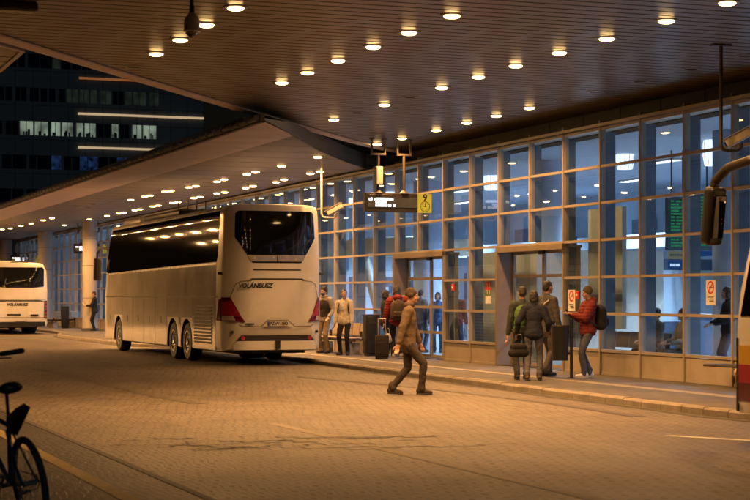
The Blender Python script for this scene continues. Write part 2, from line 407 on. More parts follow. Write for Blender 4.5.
# broken blocks: open joints stepping from block to block
mb = MB()
for k in range(11):
    q = on_z(random.uniform(95, 225), random.uniform(436, 452), 0); x, y = q.x, q.y
    for i in range(random.randint(4, 9)):
        nx = x+.2*random.choice((1, 1, 2, 2, 3)); w = random.choice((.01, .016, .026))
        if random.random() < .75: mb.face([(x, y-w, .004), (nx, y-w, .004), (nx, y+w, .004), (x, y+w, .004)])
        ny = y+random.choice((-.17, -.17, 0, .17)); a_, b_ = min(y, ny), max(y, ny)
        if b_-a_ > .01 and random.random() < .8: mb.face([(nx-.014, a_, .0055), (nx+.014, a_, .0055), (nx+.014, b_, .0055), (nx-.014, b_, .0055)])
        x, y = nx, ny
tag(mb.build('road_crack', M['tar']), kind='structure')

# pavement with its wavy kerb line
KERB = [(13.2, -20), (13.5, 12), (13.1, 17.5), (12.72, 20.5), (12.86, 26), (13.02, 31), (13.3, 38), (13.52, 42), (13.62, 47), (13.62, 53.2), (13.1, 55), (12.45, 56.6), (12.35, 62), (12.4, 70), (13.0, 73.5), (13.6, 75.5), (13.62, 92), (12.4, 97), (12.4, 140)]
def smooth_poly(p, n=5):
    out = []
    for i in range(len(p)-1):
        p0 = Vector(p[max(i-1, 0)]); p1 = Vector(p[i]); p2 = Vector(p[i+1]); p3 = Vector(p[min(i+2, len(p)-1)])
        for k in range(n):
            t = k/n; l = p1.lerp(p2, t)
            c = .5*((2*p1)+(-p0+p2)*t+(2*p0-5*p1+4*p2-p3)*t*t+(-p0+3*p1-3*p2+p3)*t**3)
            out.append(l.lerp(c, .6))
    out.append(Vector(p[-1])); return out
KP = smooth_poly(KERB)
mb = MB(); KW = .16
for a, b in zip(KP, KP[1:]):
    mb.face([(a.x+KW, a.y, PAV-.004), (30 if False else WALL+.02, a.y, PAV-.004), (WALL+.02, b.y, PAV-.004), (b.x+KW, b.y, PAV-.004)])
tag(mb.build('pavement', M['sidewalk']), kind='structure')
# kerb stones: single course, one block about a metre long, small gaps
mb = MB(); acc = []
s = 0; pts = [KP[0]]
for a, b in zip(KP, KP[1:]):
    L = (b-a).length; k = 0
    while s+L-k >= .6:
        k += .6-s; s = 0; pts.append(a.lerp(b, k/L))
    s += L-k
for a, b in zip(pts, pts[1:]):
    if a.y < 8: continue
    t = (b-a).normalized()*.012; dz = random.uniform(-.006, .006)
    n = Vector((KW, 0)); A, B = a+t*.5, b-t*.5
    h = PAV+dz
    top = [(A.x+.025, A.y, h), (B.x+.025, B.y, h), (B.x+KW, B.y, h), (A.x+KW, A.y, h)]
    fr = [(A.x, A.y, -.02), (B.x, B.y, -.02), (B.x, B.y, h-.03), (A.x, A.y, h-.03)]
    mb.face(top); mb.face(fr); mb.face([fr[3], fr[2], top[1], top[0]])
    mb.face([(A.x, A.y, -.02), (A.x, A.y, h-.03), top[0], top[3], (A.x+KW, A.y, -.02)]); mb.face([(B.x, B.y, -.02), (B.x, B.y, h-.03), top[1], top[2], (B.x+KW, B.y, -.02)])
tag(mb.build('kerb', M['kerb']), kind='structure')
M['grime'] = mat('gutter grime', (.05, .042, .034), .8, var=.4, scale=5)
mb = MB()
for a, b in zip(KP, KP[1:]):
    if a.y < 10 or a.y > 100: continue
    mb.face([(a.x-.16-.05*math.sin(a.y*1.3), a.y, .005), (a.x+.01, a.y, .005), (b.x+.01, b.y, .005), (b.x-.16-.05*math.sin(b.y*1.3), b.y, .005)])
tag(mb.build('gutter_strip', M['grime']), kind='structure')
M['tyre_mark'] = mat('tyre rubbed pavers', (.07, .057, .045), .5, var=.25, scale=7, dirt=((.115, .096, .076), 3, 1.0))
for k, pix in enumerate((((20, 366), (60, 374), (105, 384), (150, 395), (200, 404)), ((300, 377), (420, 388), (540, 402), (640, 417)))):
    P_ = smooth_poly([on_z(px, py, 0).to_2d() for px, py in pix], 6); mb = MB()
    for a, b in zip(P_, P_[1:]):
        n = Vector((-(b-a).y, (b-a).x)).normalized()*.11
        mb.face([(*(a-n), .0045+k*.0015), (*(b-n), .0045+k*.0015), (*(b+n), .0045+k*.0015), (*(a+n), .0045+k*.0015)])
    tag(mb.build('tyre_mark', M['tyre_mark']), kind='structure')
tx = 14.35
mb = MB()
for i in range(52):
    y0 = 18+i*.6; mb.box(tx, tx+.28, y0+.006, y0+.594, PAV-.004, PAV+.004)
tag(mb.build('tactile_paving', M['tactile']), kind='structure')

# ================================================================== GLASS WALL AND HALL
hall = empty('station_building', (WALL, 45, PAV))
tag(hall, 'long glass fronted bus station hall with brown grid frames and beige base panels', 'station')
def H(mb, name, m, **k):
    o = mb.build(name, m, hall, **k)
    for v in o.data.vertices: v.co -= Vector((WALL, 45, PAV))
    return o
RAILS = [.60, 1.335, 2.07, 2.81, 3.55, 4.28, 5.03]
NB = range(-9, 50)
def mul(n): return 25.38+1.6086*n
DOORS = {4: 6, 8: 10}         # two-bay doorways
dbays = {4, 5, 8, 9}
for n in list(NB)+[50]:
    y = mul(n); lo = PAV
    if n in (5, 9): lo = 2.86
    H(MB().box(WALL-.075, WALL+.06, y-.026, y+.026, lo, 5.20), 'mullion', M['frame'], bevel=.006)
    if n <= 32: H(MB().box(WALL+.062, WALL+(.22 if n in (4, 5, 6, 8, 9, 10) else .28), y-.022, y+.022, max(lo, PAV+.01), 4.97), 'fin', M['fin'])
for i, z in enumerate(RAILS):
    spans = []
    if z < 2.7:
        y0 = mul(NB[0])
        for dn in (4, 8): spans.append((y0, mul(dn))); y0 = mul(DOORS[dn])
        spans.append((y0, mul(50)))
    else: spans = [(mul(NB[0]), mul(50))]
    mb = MB()
    for (a, b) in spans: mb.box(WALL-.058, WALL+.04, a, b, z-.026, z+.026)
    H(mb, 'rail', M['frame'])
H(MB().box(WALL-.12, WALL+.62, mul(-9), mul(50), 5.072, 5.13), 'top_ledge', M['frame'])
for n in NB:
    a, b = mul(n)+.034, mul(n+1)-.034
    if n in dbays:
        H(MB().box(WALL-.004, WALL+.004, a, b, 2.85, 5.0), 'window', M['glass'])
    else:
        H(MB().box(WALL-.004, WALL+.004, a, b, .634, 5.0), 'window', M['glass'])
        if n < 40: H(MB().box(WALL-.035, WALL+.03, a-.002, b+.002, PAV+.05, .566).box(WALL-.05, WALL+.03, a-.002, b+.002, PAV, PAV+.048), 'base_panel', M['base_panel'])
H(MB().box(WALL-.035, WALL+.03, mul(40)+.034, mul(50), PAV, .566), 'base_panel', M['base_panel'])
for dn, de in DOORS.items():
    ya, yb = mul(dn), mul(de)
    H(MB().box(WALL-.10, WALL+.36, ya-.05, yb+.06, 2.70, 2.765).box(WALL-.11, WALL-.06, ya-.05, yb+.06, 2.665, 2.795), 'door_header', M['door_frame'], bevel=.006)
    # reveal at the far side faces the camera; wide brown pier
    H(MB().box(WALL-.12, WALL+.36, yb-.05, yb+.05, PAV, 2.70), 'door_jamb', M['door_frame'], bevel=.006)
    H(MB().box(WALL+.26, WALL+.36, ya+.02, ya+.1, PAV, 2.70), 'door_jamb', M['frame'])
    ym = (ya+yb)/2; xx = WALL+.30
    for (p, q) in ((ya+.1, ym), (ym, yb-.052)):
        fr = MB()
        for (u, v) in ((p, p+.06), (q-.06, q)): fr.box(xx-.025, xx+.025, u, v, PAV, 2.70)
        for zz in (PAV+.02, .74, 1.38, 2.1, 2.62): fr.box(xx-.02, xx+.02, p+.06, q-.06, zz, zz+.07)
        dd = H(fr, 'door', M['frame'])
        pn = MB().box(xx-.003, xx+.003, p+.06, q-.06, PAV+.09, 2.62); o = H(pn, 'pane', M['glass']); o.parent = dd
    # sensor and threshold
    H(MB().rbox(WALL+.2, WALL+.27, ym-.12, ym+.12, 2.60, 2.68, .015), 'door_sensor', M['black'])
    H(MB().box(WALL+.03, WALL+.36, ya, yb, PAV-.01, PAV+.012), 'threshold', M['metal'])
# hall shell behind the glass
XB = 26.5; YA, YB = mul(-9)-1, mul(50)
H(MB().box(WALL+.37, XB, YA, YB, PAV-.1, PAV-.003), 'hall_floor', M['in_floor'])
H(MB().box(WALL+.62, XB, YA, YB, 4.98, 5.06), 'hall_ceiling', M['in_ceil'])
mb = MB(); mb.box(XB, XB+.2, YA, YB, 0, 5.1); mb.box(WALL+.1, XB, YA-.2, YA, 0, 5.1); mb.box(WALL+.1, XB, YB, YB+.2, 0, 5.1)
H(mb, 'hall_wall', M['in_wall'])
mb = MB()
for i in range(20):
    y = 24+i*4.3
    mb.box(XB-.06, XB-.003, y, y+2.2, PAV, 2.6)
    if i % 2: mb.box(XB-.09, XB-.063, y+.4, y+1.8, 2.9, 4.1)
H(mb, 'wall_opening', M['in_dark'])
H(MB().box(XB-2.6, XB-.1, YA, YB, 3.05, 3.45), 'gallery', M['in_wall'])
# cross walls / kiosks seen end-on
for (y, x0, x1, z, key) in ((46.5, 20.5, 24.0, 2.9, 'in_wall'), (58, 20, 24, 4.9, 'in_wall'), (70, 19.5, 26, 4.9, 'in_wall'), (90, 18.5, 26, 4.9, 'in_wall'), (52, 18.9, 20.3, 2.3, 'in_dark'), (40.5, 22.8, 25.5, 2.7, 'in_dark')):
    H(MB().box(x0, x1, y, y+.25, PAV, z), 'partition', M[key])
    H(MB().box(x0+.3, x1-.3, y-.02, y-.003, 1.0, min(z-.3, 2.4)), 'partition_panel', M['in_dark' if key == 'in_wall' else 'in_wall'])
H(MB().box(WALL+.9, WALL+1.0, mul(6)+.1, mul(8)-.1, PAV, 2.75), 'vestibule_wall', M['cream_wall'])
H(MB().box(WALL+.5, WALL+.6, mul(3)+.1, mul(4)-.05, PAV+.9, 3.5), 'vestibule_wall', M['cream_wall'])
H(MB().box(WALL+.9, WALL+4.2, mul(8)-.1, mul(8), PAV, 2.75).box(WALL+.9, WALL+4.2, mul(6), mul(6)+.1, PAV, 2.75), 'vestibule_wall', M['cream_wall'])
# roof slab over the hall and fascia panels recessed above the ledge
H(MB().box(WALL+.75, XB+.4, YA, YB, 5.75, 6.1), 'roof', M['canopy_dark'])
for n in range(-9, 19):
    a, b = mul(n)+.35, mul(n+1)+.35
    H(MB().box(WALL+.60, WALL+.66, a+.012, b-.012, 5.13, Z1+.05), 'fascia_panel', M['fascia'])
H(MB().box(WALL+.67, WALL+.74, YA, YB, 5.06, 5.74), 'fascia_backing', M['seam'])

# things in the hall
for i, y in enumerate([29.2, 37.2, 45.2, 53.2, 61.2, 69.2, 77.2]):
    o = MB().lathe([(.42, PAV), (.42, 4.98)], 28, 'Z', (18.6, y, 0)).build('hall_column', M['blue_column'], None, 40)
    tag(o, f'pale blue round column inside the hall, {ORD[i+1]} of the row counted from the right', 'column', 'round columns inside the hall')
def drum_lamp(px, X, zc, i, h=.66, r=.21):
    p = on_x(px, X); t = empty('drum_lamp', (p.x, p.y, zc))
    mb = MB(); n = 24
    prof = [(r*.82, -h/2), (r*1.0, -h*.2), (r, h*.2), (r*.82, h/2)]
    mb.lathe(prof, n, 'Z'); mb.build('lamp_shade', M['hall_shade'], t, 50)
    mb = MB()
    for k in range(12):
        a = 2*math.pi*k/12
        mb.tube([(rr*1.02*math.cos(a), rr*1.02*math.sin(a), zz) for rr, zz in prof], .006, 5)
    mb.build('rib', M['pale_metal'], t)
    MB().cyl((0, 0, h/2), (0, 0, 4.98-zc), .012, n=8).build('cord', M['black'], t)
    tag(t, f'white ribbed drum lamp hanging in the hall, {ORD[i]} such lamp from the right', 'lamp', 'white drum lamps hanging in the hall')
for i, (px, X, py) in enumerate([(713, 19.3, 150), (625, 19.3, 155), (551, 19.3, 172), (491, 19.3, 178), (438, 19.3, 186), (391, 19.3, 190), (352, 19.3, 193)]):
    p = on_x(px, X); dep = p.x*ST+p.y*CT
    drum_lamp(px, X, CAMZ+(297-py)*dep/1700, i+1)
k = 0
for y in range(24, 100, 6):
    for X in (21.0, 23.6):
        k += 1
        t = empty('hall_ceiling_light', (X, y, 4.98))
        MB().box(-.16, .16, -.7, .7, -.03, -.002).build('diffuser', M['hall_panel'], t)
        MB().box(-.19, .19, -.73, -.702, -.05, 0).box(-.19, .19, .702, .73, -.05, 0).box(-.19, -.162, -.7, .7, -.05, 0).box(.162, .19, -.7, .7, -.05, 0).build('frame', M['pale_metal'], t)
        ld = bpy.data.lights.new('hall_light', 'AREA'); ld.shape = 'RECTANGLE'; ld.size = .3; ld.size_y = 1.4; ld.energy = 700; ld.color = (.66, .83, 1.0); ld.spread = R(130)
        lo = bpy.data.objects.new('hall_light', ld); C.objects.link(lo); lo.parent = t; lo.location = (0, 0, -.04)
        row = 'row nearer the glass' if X < 22 else 'row nearer the back wall'
        tag(t, f'hall ceiling strip light, {ORD[(y-24)//6+1]} from the right, {row}', 'ceiling light', 'strip lights on the hall ceiling')
def board(px0, px1, Y, z0, z1, label, cols=1):
    a, b = on_y(px0, Y), on_y(px1, Y)
    t = empty('departure_board', ((a.x+b.x)/2, Y, z0)); w = (b.x-a.x)/2; h = z1-z0
    MB().box(-w-.03, w+.03, 0, .12, -.03, h+.03).build('case', M['board'], t)
    mb = MB(); rows = int(h/.075)
    for r in range(rows):
        z = h-.05-r*.072
        if r % 11 == 10: continue
        x = -w+.05
        for seg in range(3*cols):
            ww = random.uniform(.1, 2*w/(3*cols)-.03); xx = -w+.05+seg*(2*w-.08)/(3*cols)
            while ww > .03:
                l = random.uniform(.03, .09); mb.box(xx, xx+l*.8, -.008, -.002, z-.04, z); xx += l; ww -= l
    mb.build('board_text', M['board_text'], t)
    MB().cyl((-w*.6, .06, h), (-w*.6, .06, 4.98-z0), .02, n=8).cyl((w*.6, .06, h), (w*.6, .06, 4.98-z0), .02, n=8).build('hanger', M['black'], t)
    tag(t, label, 'departure board', 'green departure boards')
board(669, 688, 33.5, 2.75, 3.9, 'dark departure board with green rows, left of the pair by the bus mirror')
board(699, 745, 33.5, 2.75, 4.0, 'wide dark departure board with green rows, behind the bus mirror')
for (px0, px1, Y, z0, z1, key, lab) in ((669, 688, 33.3, 2.52, 2.7, 'cream_sign', 'cream lettered sign strip under the narrower green departure board'), (669, 682, 33.2, 2.28, 2.49, 'blue_sign', 'small blue sign beneath the cream strip under the departure board')):
    a, b = on_y(px0, Y), on_y(px1, Y); t = empty('hall_sign', (a.x, Y, z0))
    MB().box(0, b.x-a.x, 0, .05, 0, z1-z0).build('panel', M[key], t)
    mb = MB(); x = .03
    while x < b.x-a.x-.08:
        l = random.uniform(.02, .06); mb.box(x, x+l*.75, -.006, -.001, (z1-z0)*.35, (z1-z0)*.65); x += l
    mb.build('lettering', M['ink' if key == 'cream_sign' else 'white_card'], t)
    tag(t, lab, 'sign')
p = on_x(567, 20.5); t = empty('exit_sign', (p.x, p.y, 2.95))
MB().box(-.3, .3, 0, .06, 0, .32).build('panel', M['blue_sign'], t)
MB().prism([(-.2, -.004, .16), (-.06, -.004, .26), (-.06, -.004, .19), (.2, -.004, .19), (.2, -.004, .13), (-.06, -.004, .13), (-.06, -.004, .06)], (0, .003, 0)).build('arrow', M['white_card'], t)
MB().cyl((-.2, .03, .32), (-.2, .03, 2.03), .012, n=8).cyl((.2, .03, .32), (.2, .03, 2.03), .012, n=8).build('hanger', M['black'], t)
tag(t, 'small dark blue sign with a white left arrow hanging in the hall', 'sign')
# pale curved canopy ribbon inside
mb = MB(); cx, cy = 20.4, 51.0; pr = []
for i in range(29):
    a = R(-20+i*10)
    for_r = []
    for (rr, zz) in ((2.0, 3.05), (2.0, 3.5), (1.75, 3.55), (1.75, 3.0)):
        for_r.append(mb.bm.verts.new(Vector((cx+rr*math.cos(a), cy+rr*1.5*math.sin(a), zz))))
    pr.append(for_r)
for A, B in zip(pr, pr[1:]):
    for j in range(4): mb.bm.faces.new((A[j], A[(j+1) % 4], B[(j+1) % 4], B[j]))
t = mb.build('ribbon_canopy', M['pale_metal'], None, 40)
MB().cyl((cx-1.4, cy-1.6, PAV), (cx-1.85, cy-.6, 3.0), .16, n=14).cyl((cx+1.5, cy+1.4, PAV), (cx+1.8, cy+.5, 3.0), .1, n=14).build('support', M['pale_metal'], t, 40)
tag(t, 'pale curved ribbon canopy on slanted supports inside the hall behind the doorway', 'canopy')
# waiting seats inside at the glass
def seat_row(x, y, n, rz, label, name='waiting_seat', m='bench', base=True, grp=None):
    t = empty(name, (x, y, PAV), rz)
    L = n*.56
    for i in range(n):
        y0 = -L/2+i*.56
        MB().rbox(-.24, .22, y0+.02, y0+.54, .41, .45, .018).build('seat', M[m], t)
        MB().rbox(-.025, .02, y0+.02, y0+.54, .50, .84, .018, mtx=Matrix.Translation((.25, 0, 0))@Matrix.Rotation(R(10), 4, 'Y')).build('backrest', M[m], t)
    MB().box(-.04, .04, -L/2, L/2, .35, .408).build('beam', M['metal'], t)
    for s in (-1, 1):
        MB().box(-.22, .2, s*(L/2-.3)-.14, s*(L/2-.3)+.14, 0, .3).box(-.03, .03, s*(L/2-.3)-.03, s*(L/2-.3)+.03, .3, .35).build('foot', M['bench' if base else 'metal'], t)
        MB().box(.2, .27, s*(L/2-.15)-.02, s*(L/2-.15)+.02, .36, .62).build('bracket', M['metal'], t)
    tag(t, label, 'bench', grp); return t
seat_row(17.05, 31.0, 5, 0, 'row of waiting seats inside the hall along the glass wall by the third-last window', m='metal', base=False)

def vending(x, y, key, label, rz=0):  # invented machine, its glowing front adds a bright spot to the hall
    t = empty('added_vending_machine', (x, y, PAV), rz)
    MB().rbox(-.45, .45, -.4, .4, 0, 1.9, .03).build('case', M['in_dark'], t); MB().box(-.38, .2, -.412, -.402, .7, 1.8).build('lit_front', M[key], t)
    mb = MB()
    for k in range(5): mb.box(-.37, .19, -.42, -.4135, .78+k*.2, .80+k*.2)
    mb.build('shelf', M['chrome'], t); MB().box(.24, .4, -.415, -.402, 1.0, 1.5).build('coin_panel', M['black'], t); MB().box(-.3, .15, -.415, -.402, .3, .5).build('hatch', M['black'], t)
    tag(t, label, 'vending machine')
vending(22.6, 44.6, 'added_red_front', 'added red lit vending machine inside the hall')
vending(25.2, 51.5, 'added_blue_front', 'added pale blue lit vending machine by the back wall of the hall')
vending(23.6, 57.4, 'added_blue_front', 'added blue lit vending machine before the second cross wall of the hall')
for i, (y, key, lab) in enumerate(((34.5, 'poster_warm', 'warm brown framed poster on the back wall'), (39.8, 'poster_teal', 'teal framed poster on the back wall beside the brown one'), (48.3, 'poster_teal', 'teal framed poster on the back wall beyond the first vending machine'))):
    t = empty('poster', (XB-.10, y, 1.3)); MB().box(-.03, .03, -.6, .6, 0, 1.5).build('frame', M['chrome'], t); MB().box(-.036, -.0305, -.55, .55, .05, 1.45).build('print', M[key], t); tag(t, lab, 'poster')
t = empty('ticket_counter', (24.4, 36.0, PAV))
MB().rbox(-.5, .5, -3.4, 3.4, 0, 1.05, .02).build('front', M['in_dark'], t); MB().rbox(-.6, .6, -3.5, 3.5, 1.052, 1.10, .015).build('counter_top', M['pale_metal'], t)
for k in range(4): MB().rbox(-.05, .02, -2.9+k*1.7, -2.3+k*1.7, 1.2, 1.6, .01).build('screen', M['added_blue_front'], t)  # added glowing screens, more bright spots behind the glass
MB().box(-.62, -.55, -3.4, 3.4, 2.62, 2.98).build('header', M['blue_sign'], t); MB().cyl((-.58, -3.2, 2.98), (-.58, -3.2, 4.9-PAV), .02, n=8).cyl((-.58, 3.2, 2.98), (-.58, 3.2, 4.9-PAV), .02, n=8).build('hanger', M['black'], t)
tag(t, 'dark ticket counter with added lit screens along the back of the hall', 'counter')
# stickers
def sticker(px, py, kind, label):
    p = on_x(px, WALL-.012); dep = p.x*ST+p.y*CT; z = CAMZ+(297-py)*dep/1700
    t = empty('window_sticker', (WALL-.006, p.y, z))
    w, h = .155, .44
    if kind == 'nosmoke':
        MB().box(-.003, 0, -w, w, -h/2, h/2).build('card', M['white_card'], t)
        MB().lathe([(.085, -.0065), (.115, -.0065), (.115, -.003), (.085, -.003)], 28, 'X', (0, 0, .09), True).box(-.0065, -.0035, -.012, .012, .0, .18, Matrix.Translation((0, 0, .09))@Matrix.Rotation(R(45), 4, 'X')@Matrix.Translation((0, 0, -.09))).build('prohibition_ring', M['red_ink'], t)
        mb = MB().box(-.006, -.0035, -.06, .05, .08, .10)
        for k in range(3): mb.box(-.006, -.0035, -.1, .1-.03*k, -.09-.035*k, -.075-.035*k)
        mb.build('lettering', M['ink'], t)
    else:
        MB().box(-.003, 0, -w, w, -h/2, -.05).build('card', M['white_card'], t)
        MB().box(-.003, 0, -w, w, .09, h/2+.06).build('red_card', M['red_ink'], t)
        MB().box(-.003, 0, -w, w, -.05, .09).build('green_card', M['green_ink'], t)
        mb = MB()
        for zz in (.15, .0):
            for yy in (-.09, .03): mb.box(-.006, -.0035, yy, yy+.02, zz, zz+.09).box(-.006, -.0035, yy, yy+.06, zz+.07, zz+.09)
        mb.build('lettering', M['white_card'], t)
    tag(t, label, 'sticker'); return t
sticker(571.5, 300.5, 'nosmoke', 'white no smoking sticker on the glass beside the red jacketed woman')
sticker(710.5, 292.5, 'nosmoke', 'white no smoking sticker on the glass left of the right hand bus')
sticker(488, 294, 'stack', 'red, green and white stacked sticker on the window between the two doorways')
for i, (px, py, lab) in enumerate(((453, 287.5, 'small red alarm box on glass right of the left doorway'), (499, 288, 'small red alarm box on glass beside the red and green sticker'), (577.5, 295, 'small red alarm box right of the no smoking sticker by the red jacket'))):
    p = on_x(px, WALL-.03); dep = p.x*ST+p.y*CT
    t = empty('alarm_box', (WALL-.006, p.y, CAMZ+(297-py)*dep/1700))
    MB().rbox(-.04, 0, -.07, .07, -.08, .08, .01).build('case', M['red_ink'], t); MB().cyl((-.041, 0, 0), (-.05, 0, 0), .028).build('button', M['white_card'], t)
    tag(t, lab, 'alarm')

# round columns under the far canopy
for i, (px, X, r) in enumerate(((90, 15.2, .34), (45, 15.5, .38), (6, 15.5, .38))):
    p = on_x(px, X); t = empty('canopy_column', (p.x, p.y, PAV))
    MB().lathe([(r, .12), (r, Z2-PAV-.002)], 32, 'Z').build('shaft', M['column'], t, 40)
    MB().lathe([(r+.05, 0), (r+.05, .1), (r+.005, .13)], 32, 'Z').build('plinth', M['concrete_dark'], t, 40)
    mb = MB()
    for z in (1.5, 3.0, 4.2): mb.lathe([(r+.003, z-.008), (r+.003, z+.008)], 32, 'Z')
    mb.build('joint_band', M['seam'], t)
    tag(t, ['smooth pale round column behind the man reading a paper', 'round column right behind the far coach', 'most distant round column at the left edge'][i], 'column', 'round columns under the far canopy')

# ================================================================== CANOPIES
def edge_pts(pix, z, ext=True):
    return [on_z(px, py, z) for px, py in pix]
NE = edge_pts([(0, 37.4), (100, 67.5), (250, 112), (352, 141)], Z1)
d0 = (NE[1]-NE[0]).normalized(); NE = [NE[0]-d0*24]+NE
d1 = (NE[-1]-NE[-2]).normalized(); dend = Vector((.45, .9, 0)).normalized()
q = NE[-1]; steps = []
for k in range(6):
    f = (k+1)/6; dd = d1.lerp(Vector((.75, .66, 0)), f).normalized(); q = q+dd*1.0; steps.append(q.copy())
NE += steps
# carry it on to the recess plane
t_ = (WALL+.6-NE[-1].x)/.75
NE.append(NE[-1]+Vector((.75, .66, 0))*t_)
def edge_x(poly, y):
    for a, b in zip(poly, poly[1:]):
        if a.y <= y <= b.y: return a.x+(b.x-a.x)*(y-a.y)/(b.y-a.y)
    return None
near = empty('near_canopy', (10, 30, Z1)); tag(near, 'large brown slatted canopy ceiling overhead with rows of round downlights', 'canopy')
def K(root, mb, name, m, **k):
    o = mb.build(name, m, root, **k); l = Vector(root.location)
    for v in o.data.vertices: v.co -= l
    return o
mb = MB(); y = 3.0; PITCH = .30
while y < NE[-1].y-.1:
    x0 = edge_x(NE, y); x1 = edge_x(NE, min(y+PITCH-.05, NE[-1].y-.001))
    if x0 is not None and x1 is not None:
        xe = WALL+.59; zz = Z1
        a = [(x0+.16, y, zz), (xe, y, zz), (xe, y+PITCH-.05, zz), (x1+.16, y+PITCH-.05, zz)]
        up = Vector((0, 0, .02))
        mb.face(a); mb.face([a[0], a[1], Vector(a[1])+up, Vector(a[0])+up]); mb.face([a[3], a[2], Vector(a[2])+up, Vector(a[3])+up])
    y += PITCH
K(near, mb, 'slat_ceiling', M['slat'])
mb = MB()
poly = [Vector((p.x, p.y, Z1+.06)) for p in NE]+[Vector((WALL+.7, NE[-1].y, Z1+.06)), Vector((WALL+.7, NE[0].y, Z1+.06))]
mb.prism(poly, (0, 0, .35)); K(near, mb, 'roof_deck', M['slat_gap'])
def strip_along(mb, pts, prof):       # prof: list of (sideways, z); sideways positive = left of travel
    rows = []
    for i, p in enumerate(pts):
        a = pts[max(i-1, 0)]; b = pts[min(i+1, len(pts)-1)]; t = (b-a); t.z = 0; t.normalize(); n = Vector((-t.y, t.x, 0))
        rows.append([mb.bm.verts.new(Vector((p.x, p.y, 0))+n*u+Vector((0, 0, z))) for u, z in prof])
    m = len(prof)
    for A, B in zip(rows, rows[1:]):
        for j in range(m): mb.bm.faces.new((A[j], A[(j+1) % m], B[(j+1) % m], B[j]))
    mb.bm.faces.new(rows[0]); mb.bm.faces.new(rows[-1][::-1])
    return mb
K(near, strip_along(MB(), NE, [(-.18, Z1-.03), (.1, Z1-.03), (.16, Z1+.03), (.16, Z1+.42), (-.18, Z1+.42)]), 'edge_trim', M['canopy_edge'], smooth=30)
K(near, strip_along(MB(), NE, [(-.215, Z1-.012), (-.19, Z1-.012), (-.19, Z1+.05), (-.215, Z1+.05)]), 'shadow_gap', M['canopy_dark'])

far = empty('far_canopy', (12, 60, Z2)); tag(far, 'lower curved canopy over the far stands with pale sloping edge panels', 'canopy')
FE = [on_z(px, py, Z2) for px, py in ((272, 121), (292, 134), (318, 150), (345, 161.5), (366, 168.5))]
FE[0] = Vector((9.75, FE[0].y-.2, Z2)); 
fe_end = Vector((WALL+.3, FE[-1].y+ (WALL+.3-FE[-1].x)*.35, Z2))
FEE = FE+[fe_end]
YF = 135.0
# flat ceiling: from inner line X=11.31 to the wall
inn = 11.31
fe_in = edge_x([Vector((p.y, p.x, 0)) for p in FEE], inn)  # y where the end edge crosses X=inn
poly = [Vector((inn, fe_in, Z2))]+[p for p in FEE if p.x > inn+.02]+[Vector((WALL+.3, YF, Z2)), Vector((inn, YF, Z2))]
mb = MB(); mb.prism(poly, (0, 0, .05)); K(far, mb, 'soffit', M['canopy_flat'])
mb = MB()
for k in range(60):
    y = 36+k*1.6086
    mb.box(inn, WALL-.1, y, y+.012, Z2-.003, Z2-.0005)
for X in (12.9, 14.5): mb.box(X, X+.012, 49, YF, Z2-.0032, Z2-.0007)
K(far, mb, 'panel_joint', M['seam'])
# sloping edge panels
out = 9.75; zo = Z2-.04
mb = MB(); y = FE[0].y
ys = []
while y < YF: ys.append(y); y += 1.2
for a, b in zip(ys, ys[1:]):
    ia = max(a+.006, FE[0].y); 
    mb.face([(out, ia, zo), (out, b-.006, zo), (inn-.01, max(b-.006, fe_in), Z2-.002), (inn-.01, max(ia, fe_in), Z2-.002)])
K(far, mb, 'edge_panel', M['canopy_edge'])
K(far, MB().prism([(out, FE[0].y, zo+.03), (out, YF, zo+.03), (inn, YF, Z2+.055), (inn, fe_in, Z2+.055)], (0, 0, .02)), 'edge_backing', M['seam'])
K(far, MB().box(out-.10, out-.01, FE[0].y-.05, YF, zo-.02, zo+.15), 'edge_fascia', M['canopy_dark'])
mb = MB()
for k in range(150):
    y = FE[0].y+k*.62; mb.cyl((out-.16, y, zo+.07), (out-.16, y+.5, zo+.07), .065, n=10)
K(far, mb, 'gutter', M['concrete_dark'], smooth=40)
K(far, MB().cyl((out-.12, FE[0].y+2.5, zo+.16), (out-.12, YF, zo+.16), .018, n=8), 'safety_rail', M['metal'])
TOPS = [5.20, 5.42, Z1+.05, Z1+.05, Z1+.05, Z1+.05]
mb = MB(); rows = []
for i, p_ in enumerate(FEE):
    a_ = FEE[max(i-1, 0)]; b_ = FEE[min(i+1, len(FEE)-1)]; t_ = (b_-a_); t_.z = 0; t_.normalize(); n_ = Vector((-t_.y, t_.x, 0))
    rows.append([mb.bm.verts.new(Vector((p_.x, p_.y, z_))+n_*u_) for u_, z_ in ((0, Z2-.006), (.06, Z2-.006), (.06, TOPS[i]), (0, TOPS[i]))])
for A_, B_ in zip(rows, rows[1:]):
    for j in range(4): mb.bm.faces.new((A_[j], A_[(j+1) % 4], B_[(j+1) % 4], B_[j]))
mb.bm.faces.new(rows[0]); mb.bm.faces.new(rows[-1][::-1])
K(far, mb, 'end_fascia', M['canopy_dark'])
zr = Z2+.12
poly = [Vector((out, FE[0].y+1.5, zr))]+[Vector((p.x, p.y+.3, zr)) for p in FEE[1:]]+[Vector((WALL+.3, YF, zr)), Vector((out, YF, zr))]
K(far, MB().prism(poly, (0, 0, .08)), 'roof_deck', M['canopy_dark'])

